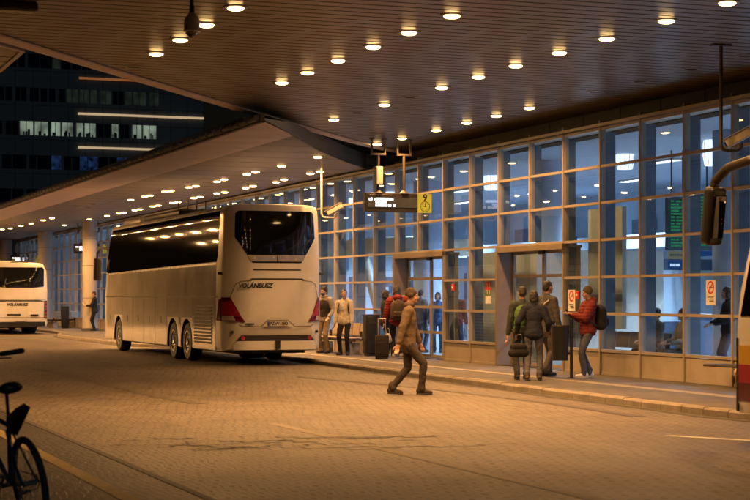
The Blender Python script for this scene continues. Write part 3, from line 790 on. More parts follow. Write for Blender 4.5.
side = empty('side_canopy', (-2, 28, Z1+.25)); tag(side, 'corner of a further slatted canopy at the upper left edge', 'canopy')
zs = Z1+.25
SX = 4.5; a0 = on_z(27.5, 51, zs); a4 = on_z(0, 44, zs); dq = (a4-a0).normalized()
A = [Vector((SX, a0.y, zs)), Vector((SX, 112, zs)), Vector((-9, 112, zs)), Vector((-9, a0.y+dq.y/dq.x*(-9-SX), zs))]
mb = MB(); mb.prism(A, (0, 0, .04)); K(side, mb, 'soffit', M['slat'])
K(side, strip_along(MB(), [A[1], A[0], A[3]], [(-.08, zs-.02), (0, zs-.02), (0, zs+.3), (-.08, zs+.3)]), 'edge_trim', M['canopy_edge'])
mb = MB()
for k in range(60): mb.box(-8.9, SX-.1, A[0].y+.8+k*.6, A[0].y+.83+k*.6, zs-.004, zs-.0005)
K(side, mb, 'groove', M['seam'])

# ================================================================== DOWNLIGHTS
WARM = (1.0, .49, .163)
_lens = MB().lathe([(.0, -.045), (.07, -.042), (.1, -.032), (.112, -.012), (.112, .0)], 24, 'Z').mesh('lens')
_lens.materials.append(M['lens']); shade(_lens, 60)
_ring = MB().lathe([(.113, -.016), (.17, -.012), (.175, -.001), (.113, -.001)], 24, 'Z', closed=True).mesh('trim_ring'); _ring.materials.append(M['ring']); shade(_ring, 60)
_dark = MB().lathe([(.0, -.004), (.08, -.006), (.125, -.012), (.125, .0)], 24, 'Z').mesh('dark_lens'); _dark.materials.append(M['unlit'])
_lamp = {}
def lamp_data(e, spread=135):
    if e not in _lamp:
        ld = bpy.data.lights.new('downlight_beam', 'AREA'); ld.shape = 'DISK'; ld.size = .19; ld.energy = e; ld.color = WARM; ld.spread = R(spread); _lamp[e] = ld
    return _lamp[e]
def downlight(p, lit, label, group, e, beam=True):
    t = empty('downlight', p)
    o = bpy.data.objects.new('trim_ring', _ring); C.objects.link(o); o.parent = t
    o = bpy.data.objects.new('lens', _lens if lit else _dark); C.objects.link(o); o.parent = t
    if lit and beam:
        o = bpy.data.objects.new('beam', lamp_data(e, 175 if 'side canopy' in group else 135)); C.objects.link(o); o.parent = t; o.location = (0, 0, -.05)
    tag(t, label, 'downlight', group)
E_NEAR, E_FAR = 112.0, 106.0
ROWS = [  # v, first survey depth, lit pattern: listed pixel lights
    (6.20, [(132, 66, 0), (154, 53, 1), (179, 39, 1), (207, 24, 1), (237, 7, 1)], 'row nearest the canopy edge'),
    (9.14, [(257, 93, 0), (282, 82, 1), (310, 72, 1), (341, 60, 1), (374, 46, 1), (411, 32, 1), (453, 15, 1)], 'second row from the canopy edge'),
    (12.1, [(331, 119, 1), (353.5, 112, 0), (383, 104, 1), (411, 96.5, 0), (442, 87, 1), (477, 76, 1), (517, 65, 1), (560, 52, 1), (609, 38, 1), (665, 20, 1), (728, 2, 1)], 'third row from the canopy edge'),
    (15.05, [(388, 144, 1), (412, 138, 1), (437, 129.5, 1), (464, 122, 1), (494, 115, 1), (526, 107, 1), (562, 99.5, 0), (601, 91.5, 0), (645, 81, 0), (692, 68.5, 0), (740, 55, 0)], 'row nearest the glass wall'),
]
for v, lst, nm in ROWS:
    pts = []
    for (px, py, lit) in lst:
        p = on_z(px, py, Z1-.001)
        pts.append((p, lit))
    pts.sort(key=lambda q: q[0].y)
    for i, (p, lit) in enumerate(pts):
        downlight((v, p.y, Z1-.001), lit, f"{'lit' if lit else 'unlit'} round downlight, {ORD[i+1]} from the camera end, {nm}", 'downlights in the near canopy', E_NEAR)
downlight((9.14, 17.0, Z1-.001), 1, 'added lit downlight out of view in the second row, brightening the striped bus', 'downlights in the near canopy', 135.0)  # extra unseen lamp, added to light the side of the striped bus
for r_, X in enumerate((3.1, .1, -2.9)):
    for k in range(13):
        downlight((X, 55.0+k*3.4, zs-.001), 1, f"side canopy downlight, {ORD[k+1]} from the camera end, {ORD[r_+1]} row from the open edge", 'downlights in the side canopy', 520.0)
FAR_L = [(317.6, 156.4), (310.4, 173), (320, 171), (281.6, 165.3), (284, 179), (276, 181.6), (255.7, 171.5), (247, 173.7), (253, 185.7), (245.6, 187.4), (224, 179), (217, 181), (224.7, 191.7), (217, 192.9),
         (195.8, 185.6), (188.8, 186.7), (200, 196.4), (194, 197.5), (171, 190.3), (165, 191), (178, 201.5), (172.7, 202.4), (150, 195), (144.7, 196), (158.4, 205), (152.9, 205.9), (130.8, 199.3), (140, 208.8), (134.8, 209.7),
         (123.8, 212.3), (118.7, 213), (107, 215.5), (89.5, 218.9), (64.3, 224.9), (52, 217.7), (43.2, 219.8), (31.2, 223), (21, 225.4), (10.3, 228), (2.4, 229)]
fl = sorted(FAR_L, key=lambda q: -q[0])
rows = {0: [], 1: []}
for (px, py) in fl:
    p = on_z(px, py, Z2-.001); r = 0 if p.x < 14.2 else 1
    rows[r].append(p)
for r in rows:
    for i, p in enumerate(rows[r]):
        nm = 'outer row' if r == 0 else 'inner row beside the glass'
        downlight((p.x, p.y, Z2-.001), 1, f'far canopy downlight, {ORD[i+1]} from the right in its {nm}', 'downlights in the far canopy', E_FAR)
for i, (px, py) in enumerate(((77, 206), (88, 207), (93, 204))):
    p = on_z(px, py, Z2-.001); downlight(p, 0, f'unlit round downlight near the edge of the far canopy, {ORD[i+1]} from the left', 'downlights in the far canopy', 0)

# ================================================================== SIGNS, CAMERAS
def info_sign(px0, px1, depth, label, bars=True, speaker=True):
    c = at_depth((px0+px1)/2, depth); t = empty('information_sign', (c.x, c.y, 3.74))
    W = 1.75/2; zc = Z1 if depth < 45 else Z2; top = zc-3.74
    MB().rbox(-W, W-.38, -.07, .07, 0, .46, .012).build('case', M['sign_body'], t)
    MB().box(-W+.07, W-.40, -.078, -.0715, .11, .35).build('screen', M['sign_screen'], t)
    mb = MB()
    def line(x, x1, z, h):
        while x < x1:
            l = random.uniform(.018, .05)
            if random.random() < .9: mb.box(x, x+l*.8, -.084, -.0785, z, z+h*random.choice((1, 1, .8)))
            x += l
    line(-W+.09, -W+.72, .275, .065); line(-W+.26, -W+.54, .205, .05); line(-W+.26, -W+.78, .125, .065)
    mb.build('display_text', M['sign_text'], t)
    mb = MB(); x = -W+.1
    while x < -W+.65:
        l = random.uniform(.03, .08); mb.box(x, x+l*.8, -.076, -.0705, .405, .42); x += l
    mb.build('lettering', M['sign_grey'], t)
    MB().rbox(W-.375, W-.01, -.07, .07, 0, .46, .012).build('number_panel', M['sign_yellow'], t)
    X = W-.19
    if bars:
        text('number', '9', .22, M['ink'], t, Matrix.Translation((X, -.072, .36))@FACE_CAM, bold=.008)
        mb = MB().lathe([(.118, -.078), (.13, -.078), (.13, -.072), (.118, -.072)], 28, 'Y', (X, 0, .145), True)
        mb.box(X-.006, X+.006, -.078, -.072, .145, .225).box(X-.03, X+.03, -.078, -.072, .135, .147)
        for k in range(12):
            a = R(30*k); mb.cyl((X+.095*math.cos(a), -.078, .145+.095*math.sin(a)), (X+.095*math.cos(a), -.072, .145+.095*math.sin(a)), .009, n=6)
        mb.build('clock_symbol', M['ink'], t)
    for s, xx in ((0, -W+.36), (1, W-.72)):
        MB().cyl((xx, 0, .46), (xx, 0, top-.37), .035, n=12).lathe([(.12, .455), (.04, .53)], 16, 'Z', (xx, 0, 0)).build('pole', M['metal'], t, 40)
        MB().box(xx-.19, xx+.19, -.04, .04, top-.40, top-.35).box(xx-.19, xx-.15, -.03, .03, top-.35, top-.02).box(xx+.15, xx+.19, -.03, .03, top-.35, top-.02).box(xx-.21, xx-.11, -.06, .06, top-.02, top-.001).box(xx+.11, xx+.21, -.06, .06, top-.02, top-.001).build('yoke', M['metal'], t, bevel=.004)
    if speaker: MB().rbox(-W+.36-.085, -W+.36+.085, -.11, .05, .66, 1.1, .02).build('speaker', M['pale_metal'], t)
    tag(t, label, 'sign', 'hanging information signs'); return t
info_sign(363, 433, 41.5, 'dark hanging display with yellow number 9 panel over the pavement')
info_sign(178, 216, 62, 'hanging display behind the white coach with only its poles showing above the roof')
info_sign(72, 112, 81, 'dark hanging display with white text above the man reading, just left of the coach')
info_sign(8, 42, 104, 'dark hanging display with white text above the far coach roof')

# dome camera
p = on_z(190, 0, Z1); dc = at_depth(192, 21.3, 3.27+CAMZ); t = empty('dome_camera', (dc.x, dc.y, 5.02))
MB().lathe([(.0, .22), (.03, .22), (.05, .19), (.085, .15), (.1, .1), (.1, .0), (.108, -.01), (.108, -.025), (.0, -.025)], 28, 'Z').build('housing', M['white_card'], t, 40)
MB().ell((0, 0, -.025), (.072, .072, .075)).build('dome', M['black_gloss'], t, 180)
MB().lathe([(.072, -.026), (.08, -.05), (.074, -.06), (.068, -.05)], 24, 'Z', closed=True).build('bezel', M['chrome'], t, 60)
MB().cyl((0, 0, .215), (0, 0, Z1-5.02), .025, n=12).cyl((0, 0, .2), (0, 0, .3), .034, n=12).lathe([(.1, Z1-5.03), (.1, Z1-5.022)], 20, 'Z').build('pole', M['metal'], t, 40)
tag(t, 'pale dome security camera hanging from the near canopy', 'camera')
def cctv(p, zc, drop, arm, label, m):
    t = empty('security_camera', (p.x, p.y, zc))
    e = drop
    MB().cyl((0, 0, 0), (0, 0, -e+.08), .028, n=12).tube([(0, 0, -e+.08), (.03, 0, -e+.02), (.09, 0, -e), (arm, 0, -e), (arm+.06, 0, -e+.03), (arm+.09, 0, -e+.1)], .026, 10).box(-.16, .16, -.06, .06, -.03, -.001).build('pole', M[m], t, 50)
    mt = Matrix.Translation((arm+.03, 0, -e+.2))@Matrix.Rotation(R(-35), 4, 'Z')@Matrix.Rotation(R(-28), 4, 'Y')
    MB().rbox(-.2, .22, -.075, .075, -.06, .07, .015, mtx=mt).build('housing', M['pale_metal'], t)
    MB().rbox(-.26, .24, -.09, .09, .072, .085, .004, mtx=mt).build('sunshield', M['pale_metal'], t)
    MB().cyl(mt@Vector((-.2, 0, 0)), mt@Vector((-.225, 0, 0)), .045).build('camera_lens', M['black_gloss'], t, 40)
    tag(t, label, 'camera'); return t
p = on_z(721, 44, Z1); cctv(p, Z1, 1.62, .28, 'boxy security camera on a brown hooked pole at the upper right', 'metal')
p = on_z(321.5, 158, Z2); cctv(p, Z2, 1.5, .32, 'boxy security camera on a pale hooked pole above the coach corner', 'pale_metal')
# fixture corner at top left of the frame
p = on_z(17, 2, Z1); t = empty('square_floodlight', (p.x, p.y, Z1))
mb = MB(); 
MB().rbox(-.26, .26, -.13, .13, -.12, -.003, .03).build('housing', M['metal'], t); MB().rbox(-.22, .22, -.10, .10, -.128, -.121, .003).build('glass', M['unlit'], t)
tag(t, 'unlit rectangular light fitting in the top left corner of the canopy', 'light fitting')

# ================================================================== OFFICE BUILDING
OY = 170.0
def ox(px): return on_y(px, OY).x
def oz(py, px=100): 
    r = ray(px); return CAMZ+(297-py)/1700*OY/r.y
off = empty('office_building', (ox(100), OY, 0)); tag(off, 'dark office tower with lit window rows and glowing facade lines behind the canopies', 'building')
XL, XR = ox(-190), ox(204)
K(off, MB().box(XL, XR, OY, OY+25, 0, oz(-120)), 'wall', M['concrete_dark'])
mb = MB()
for k in range(40):
    xx = XL+k*1.75
    if xx < XR: mb.box(xx, xx+.05, OY-.012, OY-.003, 0, oz(-120))
for k in range(30): mb.box(XL, XR, OY-.0125, OY-.0028, 2+k*1.7, 2.05+k*1.7)
K(off, mb, 'panel_joint', M['seam'])
fl_h = 33.3*OY/ray(100).y/1700; z_lit = oz(130.5)
for f in range(-5, 4):
    zc = z_lit+f*fl_h; hh = 13.5/2*OY/ray(100).y/1700
    if zc < 2: continue
    mb = MB(); xx = XL+.6
    px = -180
    wins = []
    while px < 150:
        w = random.choice((7, 9.5, 11.5, 13.5)); wins.append((px, px+w)); px += w+random.choice((.9, 1.2, 3))
    for k, (a, b) in enumerate(wins):
        if b < -45: continue
        xa, xb = ox(a), ox(b)
        if f == 0: key = 'office_lit' if 14 < a < 158 and random.random() < .9 else 'office_glass'
        elif f == 1: key = 'office_dim' if 50 < a < 158 and random.random() < .5 else 'office_glass'
        elif f == -1: key = 'office_blue' if random.random() < .3 else 'office_glass'
        else: key = 'office_glass' if random.random() < .9 else 'office_dim'
        w_ = K(off, MB().box(xa, xb, OY-.03, OY-.004, zc-hh, zc+hh), 'window', M[key])
        if f in (0, 1):
            mbb = MB().box(xa, xa+.06, OY-.06, OY-.032, zc-hh, zc+hh)
            if b-a > 9: mbb.box((xa+xb)/2-.03, (xa+xb)/2+.03, OY-.06, OY-.032, zc-hh, zc+hh)
            if key == 'office_lit':    # desks and plants on the sill
                for _ in range(3):
                    u = random.uniform(xa+.1, xb-.35); mbb.box(u, u+random.uniform(.1, .3), OY-.06, OY-.032, zc-hh, zc-hh+random.uniform(.2, .6))
            fr = K(off, mbb, 'frame', M['concrete_dark']); fr.parent = w_
for i, (py, xa, xb, key) in enumerate(((77.5, 79, 150, 'strip_orange'), (113, 78, 204, 'strip_light'), (146.5, 78, 204, 'strip_light'))):
    z = oz(py+1.5); a = ox(xa)
    while a < ox(xb)-.3:
        e = min(a+2.6, ox(xb)); K(off, MB().box(a, e-.05, OY-.25, OY-.005, z-.10, z+.10), 'light_strip', M[key]); a = e

# ================================================================== COACHES
TALL = [False]
def SHOULDER(hw, H1):
    if TALL[0]: return [(hw-.06, H1-.26), (hw-.08, H1-.13), (hw-.15, H1-.06)]
    return [(hw-.065, H1-.42), (hw-.10, H1-.24), (hw-.18, H1-.11)]
def loft_body(L, W, H0, H1, rear_sweep=.3, front_sweep=.5, rear_top=.12, front_top=.9, n=12):
    """closed coach shell, y from 0 (rear) to L (front), z from H0 to H1"""
    bm = bmesh.new(); hw = W/2
    def section(fr):      # profile ring in x,z at a fraction; upper sides lean in, rounded roof
        pts = []
        prof = [(hw-.03, H0), (hw, H0+.12), (hw, 1.2), (hw, 1.7), (hw-.012, 2.3), (hw-.035, 2.9), *SHOULDER(hw, H1), (hw-.32, H1-.025), (hw-.6, H1-.005), (0, H1)]
        full = prof+[(-x, z) for x, z in prof[-2::-1]]
        return full
    full = section(0); m = len(full)
    rows = []
    # rear rounding: y offset depends on |x| and z ; several shells shrink toward the end
    def y_rear(x, z):
        s = rear_sweep*(abs(x)/hw)**6
        return s+rear_top*max(0, (z-2.0)/(H1-2.0))**2+.05*max(0, (1.0-z))
    def y_front(x, z):
        s = front_sweep*(abs(x)/hw)**3
        return L-s-front_top*max(0, (z-1.3)/(H1-1.3))**1.6
    def ring(fn, shrink):
        return [bm.verts.new(Vector((x*shrink, fn(x*shrink, z), H0+(z-H0)*(1-(1-shrink)*.4) if z > 2 else z))) for x, z in full]
    ys = [None]
    cols = []
    NL = 26
    for i in range(NL+1):
        f = i/NL; r = []
        for x, z in full:
            a, b = y_rear(x, z)+.05, y_front(x, z)-.05
            r.append(bm.verts.new(Vector((x, a+(b-a)*f, z))))
        cols.append(r)
    # end caps as grids: use rounded inset rings toward the centre
    def cap(first, fn, sgn):
        prev = first
        for sh, back in ((.985, .012), (.95, 0.0), (.75, 0), (.5, 0), (.25, 0)):
            r = []
            zc = (H0+H1)/2
            for x, z in full:
                xx = x*sh; zz = zc+(z-zc)*(.5+.5*sh if sh > .9 else sh)
                r.append(bm.verts.new(Vector((xx, fn(xx, zz)+sgn*back, zz))))
            for j in range(m):
                bm.faces.new((prev[j], prev[(j+1) % m], r[(j+1) % m], r[j]))
            prev = r
        bm.faces.new(prev)
    for a, b in zip(cols, cols[1:]):
        for j in range(m): bm.faces.new((a[j], a[(j+1) % m], b[(j+1) % m], b[j]))
    cap(cols[0], y_rear, 1); cap(cols[-1], y_front, -1)
    bmesh.ops.recalc_face_normals(bm, faces=bm.faces[:])
    return bm, y_rear, y_front

def side_panel(hw, poly, thick, sgn=-1, lean=None):
    """poly in (y,z) on the side at x=sgn*hw; follows the lean of the shell"""
    def xs(z):
        pr = [(.3, hw), (1.7, hw), (2.3, hw-.012), (2.9, hw-.035), *([(3.68, hw-.06), (3.81, hw-.08), (3.9, hw-.16)] if TALL[0] else [(3.38, hw-.065), (3.56, hw-.10), (3.7, hw-.2)])]
        for (z0, x0), (z1, x1) in zip(pr, pr[1:]):
            if z <= z1: return x0+(x1-x0)*(z-z0)/(z1-z0)
        return pr[-1][1]
    mb = MB(); bm = mb.bm
    # fill polygon with horizontal bands so it bends with the side
    zs = sorted({z for _, z in poly} | {2.0, 2.3, 2.6, 2.9, 3.2, 3.38, 3.56, 3.68})
    zmin, zmax = min(z for _, z in poly), max(z for _, z in poly); zs = [z for z in zs if zmin <= z <= zmax]
    def span(z):
        xs_ = []
        n = len(poly)
        for i in range(n):
            (y0, z0), (y1, z1) = poly[i], poly[(i+1) % n]
            if z0 == z1: 
                if abs(z-z0) < 1e-6: xs_ += [y0, y1]
                continue
            if min(z0, z1)-1e-6 <= z <= max(z0, z1)+1e-6: xs_.append(y0+(y1-y0)*(z-z0)/(z1-z0))
        return min(xs_), max(xs_)
    NY = 8; outer, inner = [], []
    for z in zs:
        a, b = span(z)
        outer.append([bm.verts.new((sgn*(xs(z)+thick), a+(b-a)*k/NY, z)) for k in range(NY+1)])
        inner.append([bm.verts.new((sgn*(xs(z)-.01), a+(b-a)*k/NY, z)) for k in range(NY+1)])
    for G in (outer, inner):
        for A, B in zip(G, G[1:]):
            for k in range(NY): bm.faces.new((A[k], A[k+1], B[k+1], B[k]))
    for i in range(len(zs)-1):
        for k in (0, NY): bm.faces.new((outer[i][k], outer[i+1][k], inner[i+1][k], inner[i][k]))
    for G_o, G_i in ((outer[0], inner[0]), (outer[-1], inner[-1])):
        for k in range(NY): bm.faces.new((G_o[k], G_o[k+1], G_i[k+1], G_i[k]))
    return mb

def rear_panel(poly, fn, thick, seg=14, inset=.01):
    """poly in (x,z); draped on the rear surface y=fn(x,z) standing proud by thick (convex, cut into strips in x)"""
    mb = MB(); bm = mb.bm; x0 = min(x for x, z in poly); x1 = max(x for x, z in poly); n = len(poly)
    xs_ = sorted({x for x, z in poly} | {x0+(x1-x0)*k/seg for k in range(seg+1)})
    def span(x):
        v = []
        for i in range(n):
            (a, za), (b, zb) = poly[i], poly[(i+1) % n]
            if abs(a-b) < 1e-9:
                if abs(x-a) < 1e-6: v += [za, zb]
                continue
            if min(a, b)-1e-7 <= x <= max(a, b)+1e-7: v.append(za+(zb-za)*(x-a)/(b-a))
        return min(v), max(v)
    O, I = [], []
    K_ = 6
    for x in xs_:
        a, b = span(x)
        O.append([bm.verts.new((x, fn(x, a+(b-a)*k/K_)-thick, a+(b-a)*k/K_)) for k in range(K_+1)])
        I.append([bm.verts.new((x, fn(x, a+(b-a)*k/K_)+inset, a+(b-a)*k/K_)) for k in range(K_+1)])
    for G in (O, I):
        for A, B in zip(G, G[1:]):
            for k in range(K_): bm.faces.new((A[k], A[k+1], B[k+1], B[k]))
    for i in range(len(xs_)-1):
        for k in (0, K_): bm.faces.new((O[i][k], O[i+1][k], I[i+1][k], I[i][k]))
    for i in (0, -1):
        for k in range(K_): bm.faces.new((O[i][k], O[i][k+1], I[i][k+1], I[i][k]))
    bmesh.ops.remove_doubles(bm, verts=bm.verts[:], dist=.0005)
    return mb

def cut_arches(bm, L, axles, hw, mats):
    me = bpy.data.meshes.new('coach_shell'); bm.to_mesh(me); bm.free()
    for m_ in mats: me.materials.append(m_)
    o = bpy.data.objects.new('shell', me); C.objects.link(o)
    mb = MB()
    for y in axles:
        for s in (-1, 1):
            prof = []
            pts = [(y+.60*math.cos(a), .5+.60*math.sin(a)) for a in [R(k*15) for k in range(0, 13)]]
            pts = [(y+.60, .0)]+pts+[(y-.60, .0)]
            mb.prism([(s*(hw-.45), yy, zz) for yy, zz in pts], (s*.7, 0, 0))
    cm = mb.mesh('cut')
    for m_ in mats: cm.materials.append(m_)
    for p in cm.polygons: p.material_index = 1
    co = bpy.data.objects.new('cut', cm); C.objects.link(co)
    b = o.modifiers.new('b', 'BOOLEAN'); b.operation = 'DIFFERENCE'; b.object = co; b.solver = 'EXACT'
    res = evaluated(o, co)
    bpy.data.objects.remove(o); bpy.data.objects.remove(co)
    shade(res, 35)
    return res

def wheel(t, x, y, r=.5, sgn=-1, dual=False):
    w = MB()
    wd = .29 if not dual else .6
    xi = -sgn*wd
    pr = [(r*.58, 0), (r*.66, sgn*.012), (r*.9, sgn*.012), (r*.97, -sgn*.02), (r, -sgn*.06), (r, -sgn*(wd-.06)), (r*.95, -sgn*wd), (r*.58, -sgn*wd)]
    w.lathe(pr, 40, 'X', closed=True)
    o = w.build('wheel', M['rubber'], t, 35); o.location = (x, y, r)
    rm = MB().lathe([(0, -sgn*.0), (r*.16, sgn*.02), (r*.2, -sgn*.01), (r*.26, -sgn*.05), (r*.48, -sgn*.02), (r*.52, sgn*.012), (r*.58, sgn*.014), (r*.6, -sgn*.05), (r*.3, -sgn*.1), (0, -sgn*.1)], 32, 'X')
    for k in range(10):
        a = 2*math.pi*k/10; rm.cyl((sgn*.0, r*.3*math.cos(a), r*.3*math.sin(a)), (-sgn*.06, r*.3*math.cos(a), r*.3*math.sin(a)), .016, n=6)
    rb = rm.build('rim', M['rim'], o, 35)
    hm = MB()
    for k in range(10):
        a = 2*math.pi*(k+.5)/10; c = (-sgn*.022, r*.41*math.cos(a), r*.41*math.sin(a)); hm.cyl(c, (c[0]+sgn*.012, c[1], c[2]), .032, n=10)
    hm.build('rim_hole', M['seam'], o)
    return o

def coach(name, x, y, kind, label):
    """kind: main / far / near"""
    t = empty(name, (x, y, 0)); W = 2.55; hw = W/2
    L = {'main': 15.0, 'far': 12.2, 'near': 12.0}[kind]; TALL[0] = kind == 'main'; H1 = {'main': 3.94, 'far': 3.22, 'near': 3.35}[kind]
    axles = {'main': [3.9, 5.42, 12.4], 'far': [3.3, 9.6], 'near': [3.3, 9.2]}[kind]
    bm, yr, yf = loft_body(L, W, .34, H1, rear_sweep=.55 if kind == 'main' else .16)
    paint = M['bus_white']
    body = obj('body', cut_arches(bm, L, axles, hw, [paint, M['seam']]), [], t)
    side_low = 'bus_silver' if kind == 'main' else 'bus_white'
    for a in axles:
        for s in (-1, 1): wheel(t, s*(hw-.03), a, .5, s, dual=(a == axles[-2]))
    mb = MB()
    for a in axles: mb.cyl((-.95, a, .5), (.95, a, .5), .11, n=10)
    mb.box(-.9, .9, .6, L-.8, .28, .4)
    mb.build('underside', M['seam'], t)
    zt = H1-.16 if kind != 'main' else H1-.15
    zb = {'main': 2.52, 'far': 1.75, 'near': 1.45}[kind]
    # side glass, both sides
    for s in (-1, 1):
        if kind == 'main':
            poly = [(1.0, zb+.02), (.9, zb+.16), (.8, zt), (L-1.5, zt-.03), (L-1.1, zt-.4), (L-.72, zb-.05), (L-1.0, zb-.1), (6, zb-.02)]
        else:
            poly = [(.5, zb), (.5, zt), (L-1.1, zt), (L-.6, zb)]
        gl = side_panel(hw, poly, .006, s).build('side_window', M['black_gloss'], t, 50)
        if kind == 'main':
            mb = MB()
            for yy in (3.4, 5.6, 7.8, 10.0, 12.0): mb.box(s*(hw-.03)-.012, s*(hw-.03)+.012, yy-.006, yy+.006, zb+.08, zt-.4)
            side_panel(hw, [(1.0, zb-.045), (1.0, zb-.012), (L-.95, zb-.10), (L-.95, zb-.14)], .012, s).build('window_trim', M['chrome'], t)
    if kind == 'main':
        for s in (-1, 1):
            # lower skirt: silver luggage doors with gaps, handles
            edges = [.42, 2.35]
            for (a, b) in ((1.0, 3.285), (4.515, 4.805), (6.035, 11.785), (13.015, 14.1)):
                side_panel(hw, [(a, .37), (a, 1.66), (b, 1.66), (b, .37)], .002, s).build('door_gap', M['seam'], t)
            def door(y0, y1, z0=.36, z1=1.655, nm='luggage_door', h=True):
                d_ = side_panel(hw, [(y0, z0), (y0, z1), (y1, z1), (y1, z0)], .005, s).build(nm, M['bus_silver'], t, 50)
                if h:
                    hb = MB().rbox(s*(hw+.004)-.008, s*(hw+.004)+.008, (y0+y1)/2-.06, (y0+y1)/2+.06, .95, 1.13, .006).build('handle', M['black'], d_)
                return d_
            door(1.0, 3.2, .36, 1.655, 'engine_door', False)
            door(3.22, 3.28, .36, 1.655, 'skirt_panel', False)
            door(4.52, 4.80, .36, 1.655, 'skirt_panel', True)
            for (a, b) in ((6.06, 7.44), (7.48, 8.88), (8.92, 10.33), (10.37, 11.76)): door(a, b)
            door(13.03, 14.1, .36, 1.655, 'front_panel', True)
            for (a, b) in ((3.29, 4.51), (4.81, 6.03), (11.79, 13.01)):
                door(a, b, 1.13, 1.655, 'arch_panel', False)
            # upper flank between belt line and glass
            side_panel(hw, [(1.0, 1.69), (1.0, zb-.06), (L-1.05, zb-.15), (L-.85, 1.69)], .004, s).build('flank_panel', M['bus_silver'], t, 50)
            side_panel(hw, [(.8, 1.658), (.8, 1.687), (L-.75, 1.687), (L-.75, 1.658)], .0015, s).build('belt_groove', M['seam'], t)
            # grille
            gp = side_panel(hw, [(1.3, .5), (1.3, 1.48), (2.7, 1.48), (3.1, 1.2), (3.1, .5)], .007, s).build('grille', M['seam'], t)
            mb = MB()
            for k in range(11):
                z = .55+k*.085; y1 = 3.1 if z < 1.2 else 3.1-(z-1.2)/.28*.4
                mb.box(s*(hw+.014)-.012, s*(hw+.014)+.012, 1.32, y1-.03, z, z+.03, None)
            mb.build('louvre', M['bus_silver'], gp)
            MB().cyl((s*(hw-.04), .55, 2.25), (s*(hw+.07), .47, 2.25), .035, n=10).build('marker_lamp', M['black'], t, 40)
        # rear
        def RP(pts, th, key, nm, parent=None, **k): return rear_panel(pts, yr, th, **k).build(nm, M[key], parent or t, 45)
        rw = RP([(-1.02, 3.12), (-1.0, 3.70), (-.93, 3.77), (.93, 3.77), (1.0, 3.70), (1.02, 3.12), (.62, 2.50), (-.62, 2.50)], .007, 'black_gloss', 'rear_window')
        RP([(-.66, 2.535), (-.74, 2.69), (.74, 2.69), (.66, 2.535)], .012, 'chrome', 'handle_strip', rw)
        RP([(-.012, 2.54), (-.012, 2.68), (.012, 2.68), (.012, 2.54)], .018, 'ink', 'latch', rw, seg=2)
        RP([(-.62, 2.315), (-.60, 2.345), (.60, 2.345), (.62, 2.315)], .004, 'seam', 'vent_slot')
        RP([(-.70, 2.09), (-.64, 2.125), (.64, 2.125), (.70, 2.09)], .004, 'seam', 'vent_slot')
        # engine hatch outline
        def outline(pts, w, nm, key='seam', th=.004):
            mb = MB(); n = len(pts)
            for i in range(n-1):
                (a, za), (b, zb_) = pts[i], pts[i+1]
                for k in range(8):
                    f0, f1 = k/8, (k+1)/8
                    A = Vector((a+(b-a)*f0, 0, za+(zb_-za)*f0)); B = Vector((a+(b-a)*f1, 0, za+(zb_-za)*f1))
                    A.y = yr(A.x, A.z)-.003; B.y = yr(B.x, B.z)-.003; mb.cap(A, B, w, w, 5)
            return mb.build(nm, M[key], t)
        outline([(-1.13, 1.62), (-1.02, 1.98), (-.9, 2.05), (-.64, 2.07)], .006, 'hatch_gap'); outline([(.64, 2.07), (.9, 2.05), (1.02, 1.98), (1.13, 1.62)], .006, 'hatch_gap')
        outline([(-.93, 1.0), (-.86, .96), (-.42, .95), (-.25, 1.10), (.28, 1.10), (.45, .95), (.88, .96), (.95, 1.0)], .007, 'hatch_gap')
        text('lettering', 'VOLÁNBUSZ', .15, M['ink'], t, Matrix.Translation((-.56, -.003, 1.94))@FACE_CAM, extrude=.004, shear=.25, bold=.006)
        RP([(-.36, .955), (-.22, 1.09), (.24, 1.09), (.40, .955)], .002, 'bus_white', 'plate_recess')
        pl = MB().rbox(-.25, .27, -.022, -.004, .965, 1.08, .004).build('licence_plate', M['plate'], t)
        MB().box(-.249, -.205, -.0255, -.0225, .967, 1.078).build('blue_band', M['plate_blue'], pl)
        text('plate_lettering', 'PZW-180', .115, M['ink'], pl, Matrix.Translation((.03, -.0235, 1.022))@FACE_CAM, extrude=.002, bold=.003)
        RP([(-.8, 1.00), (-.8, 1.03), (-.58, 1.03), (-.58, 1.00)], .004, 'ink', 'badge', seg=2)
        for s in (-1, 1):
            def ms(pts): return [(s*a, b) for a, b in pts]
            tl = rear_panel(ms([(1.268, 1.66), (1.12, 1.66), (.90, 1.2), (.80, 1.06), (1.268, 1.09)]), yr, .014).build('tail_light', M['dark_red'], t, 45)
            rear_panel(ms([(1.262, 1.54), (1.10, 1.58), (.92, 1.2), (1.262, 1.22)]), yr, .018).build('red_lens', M['red_lamp'], tl, 45)
            rear_panel(ms([(1.258, 1.10), (1.258, 1.20), (1.06, 1.20), (1.02, 1.10)]), yr, .018).build('clear_lens', M['clear_lamp'], tl, 45)
            side_panel(hw, [(.56, 1.09), (.56, 1.62), (.72, 1.60), (.92, 1.09)], .008, s).build('side_lens', M['dark_red'], tl, 45)
            MB().cyl((s*1.08, yr(1.08, .82)-.03, .82), (s*1.08, yr(1.08, .82)+.05, .82), .035, n=12).build('sensor', M['black'], t, 40)
            bl = MB().lathe([(0, -.012), (.05, -.01), (.055, 0)], 18, 'Y', (s*.85, yr(.85, .66)-.012, .67)).build('fog_lamp', M['red_lamp'], t, 40)
        RP([(-1.0, .60), (-.88, .74), (.88, .74), (1.0, .60)], .005, 'seam', 'bumper_slot')
        bp = RP([(-1.06, .385), (-1.06, .50), (-.98, .60), (.98, .60), (1.06, .50), (1.06, .385)], .055, 'bus_white', 'bumper')
        MB().rbox(-.055, .055, -.10, -.02, .40, .62, .012).build('tow_cover', M['ink'], t)
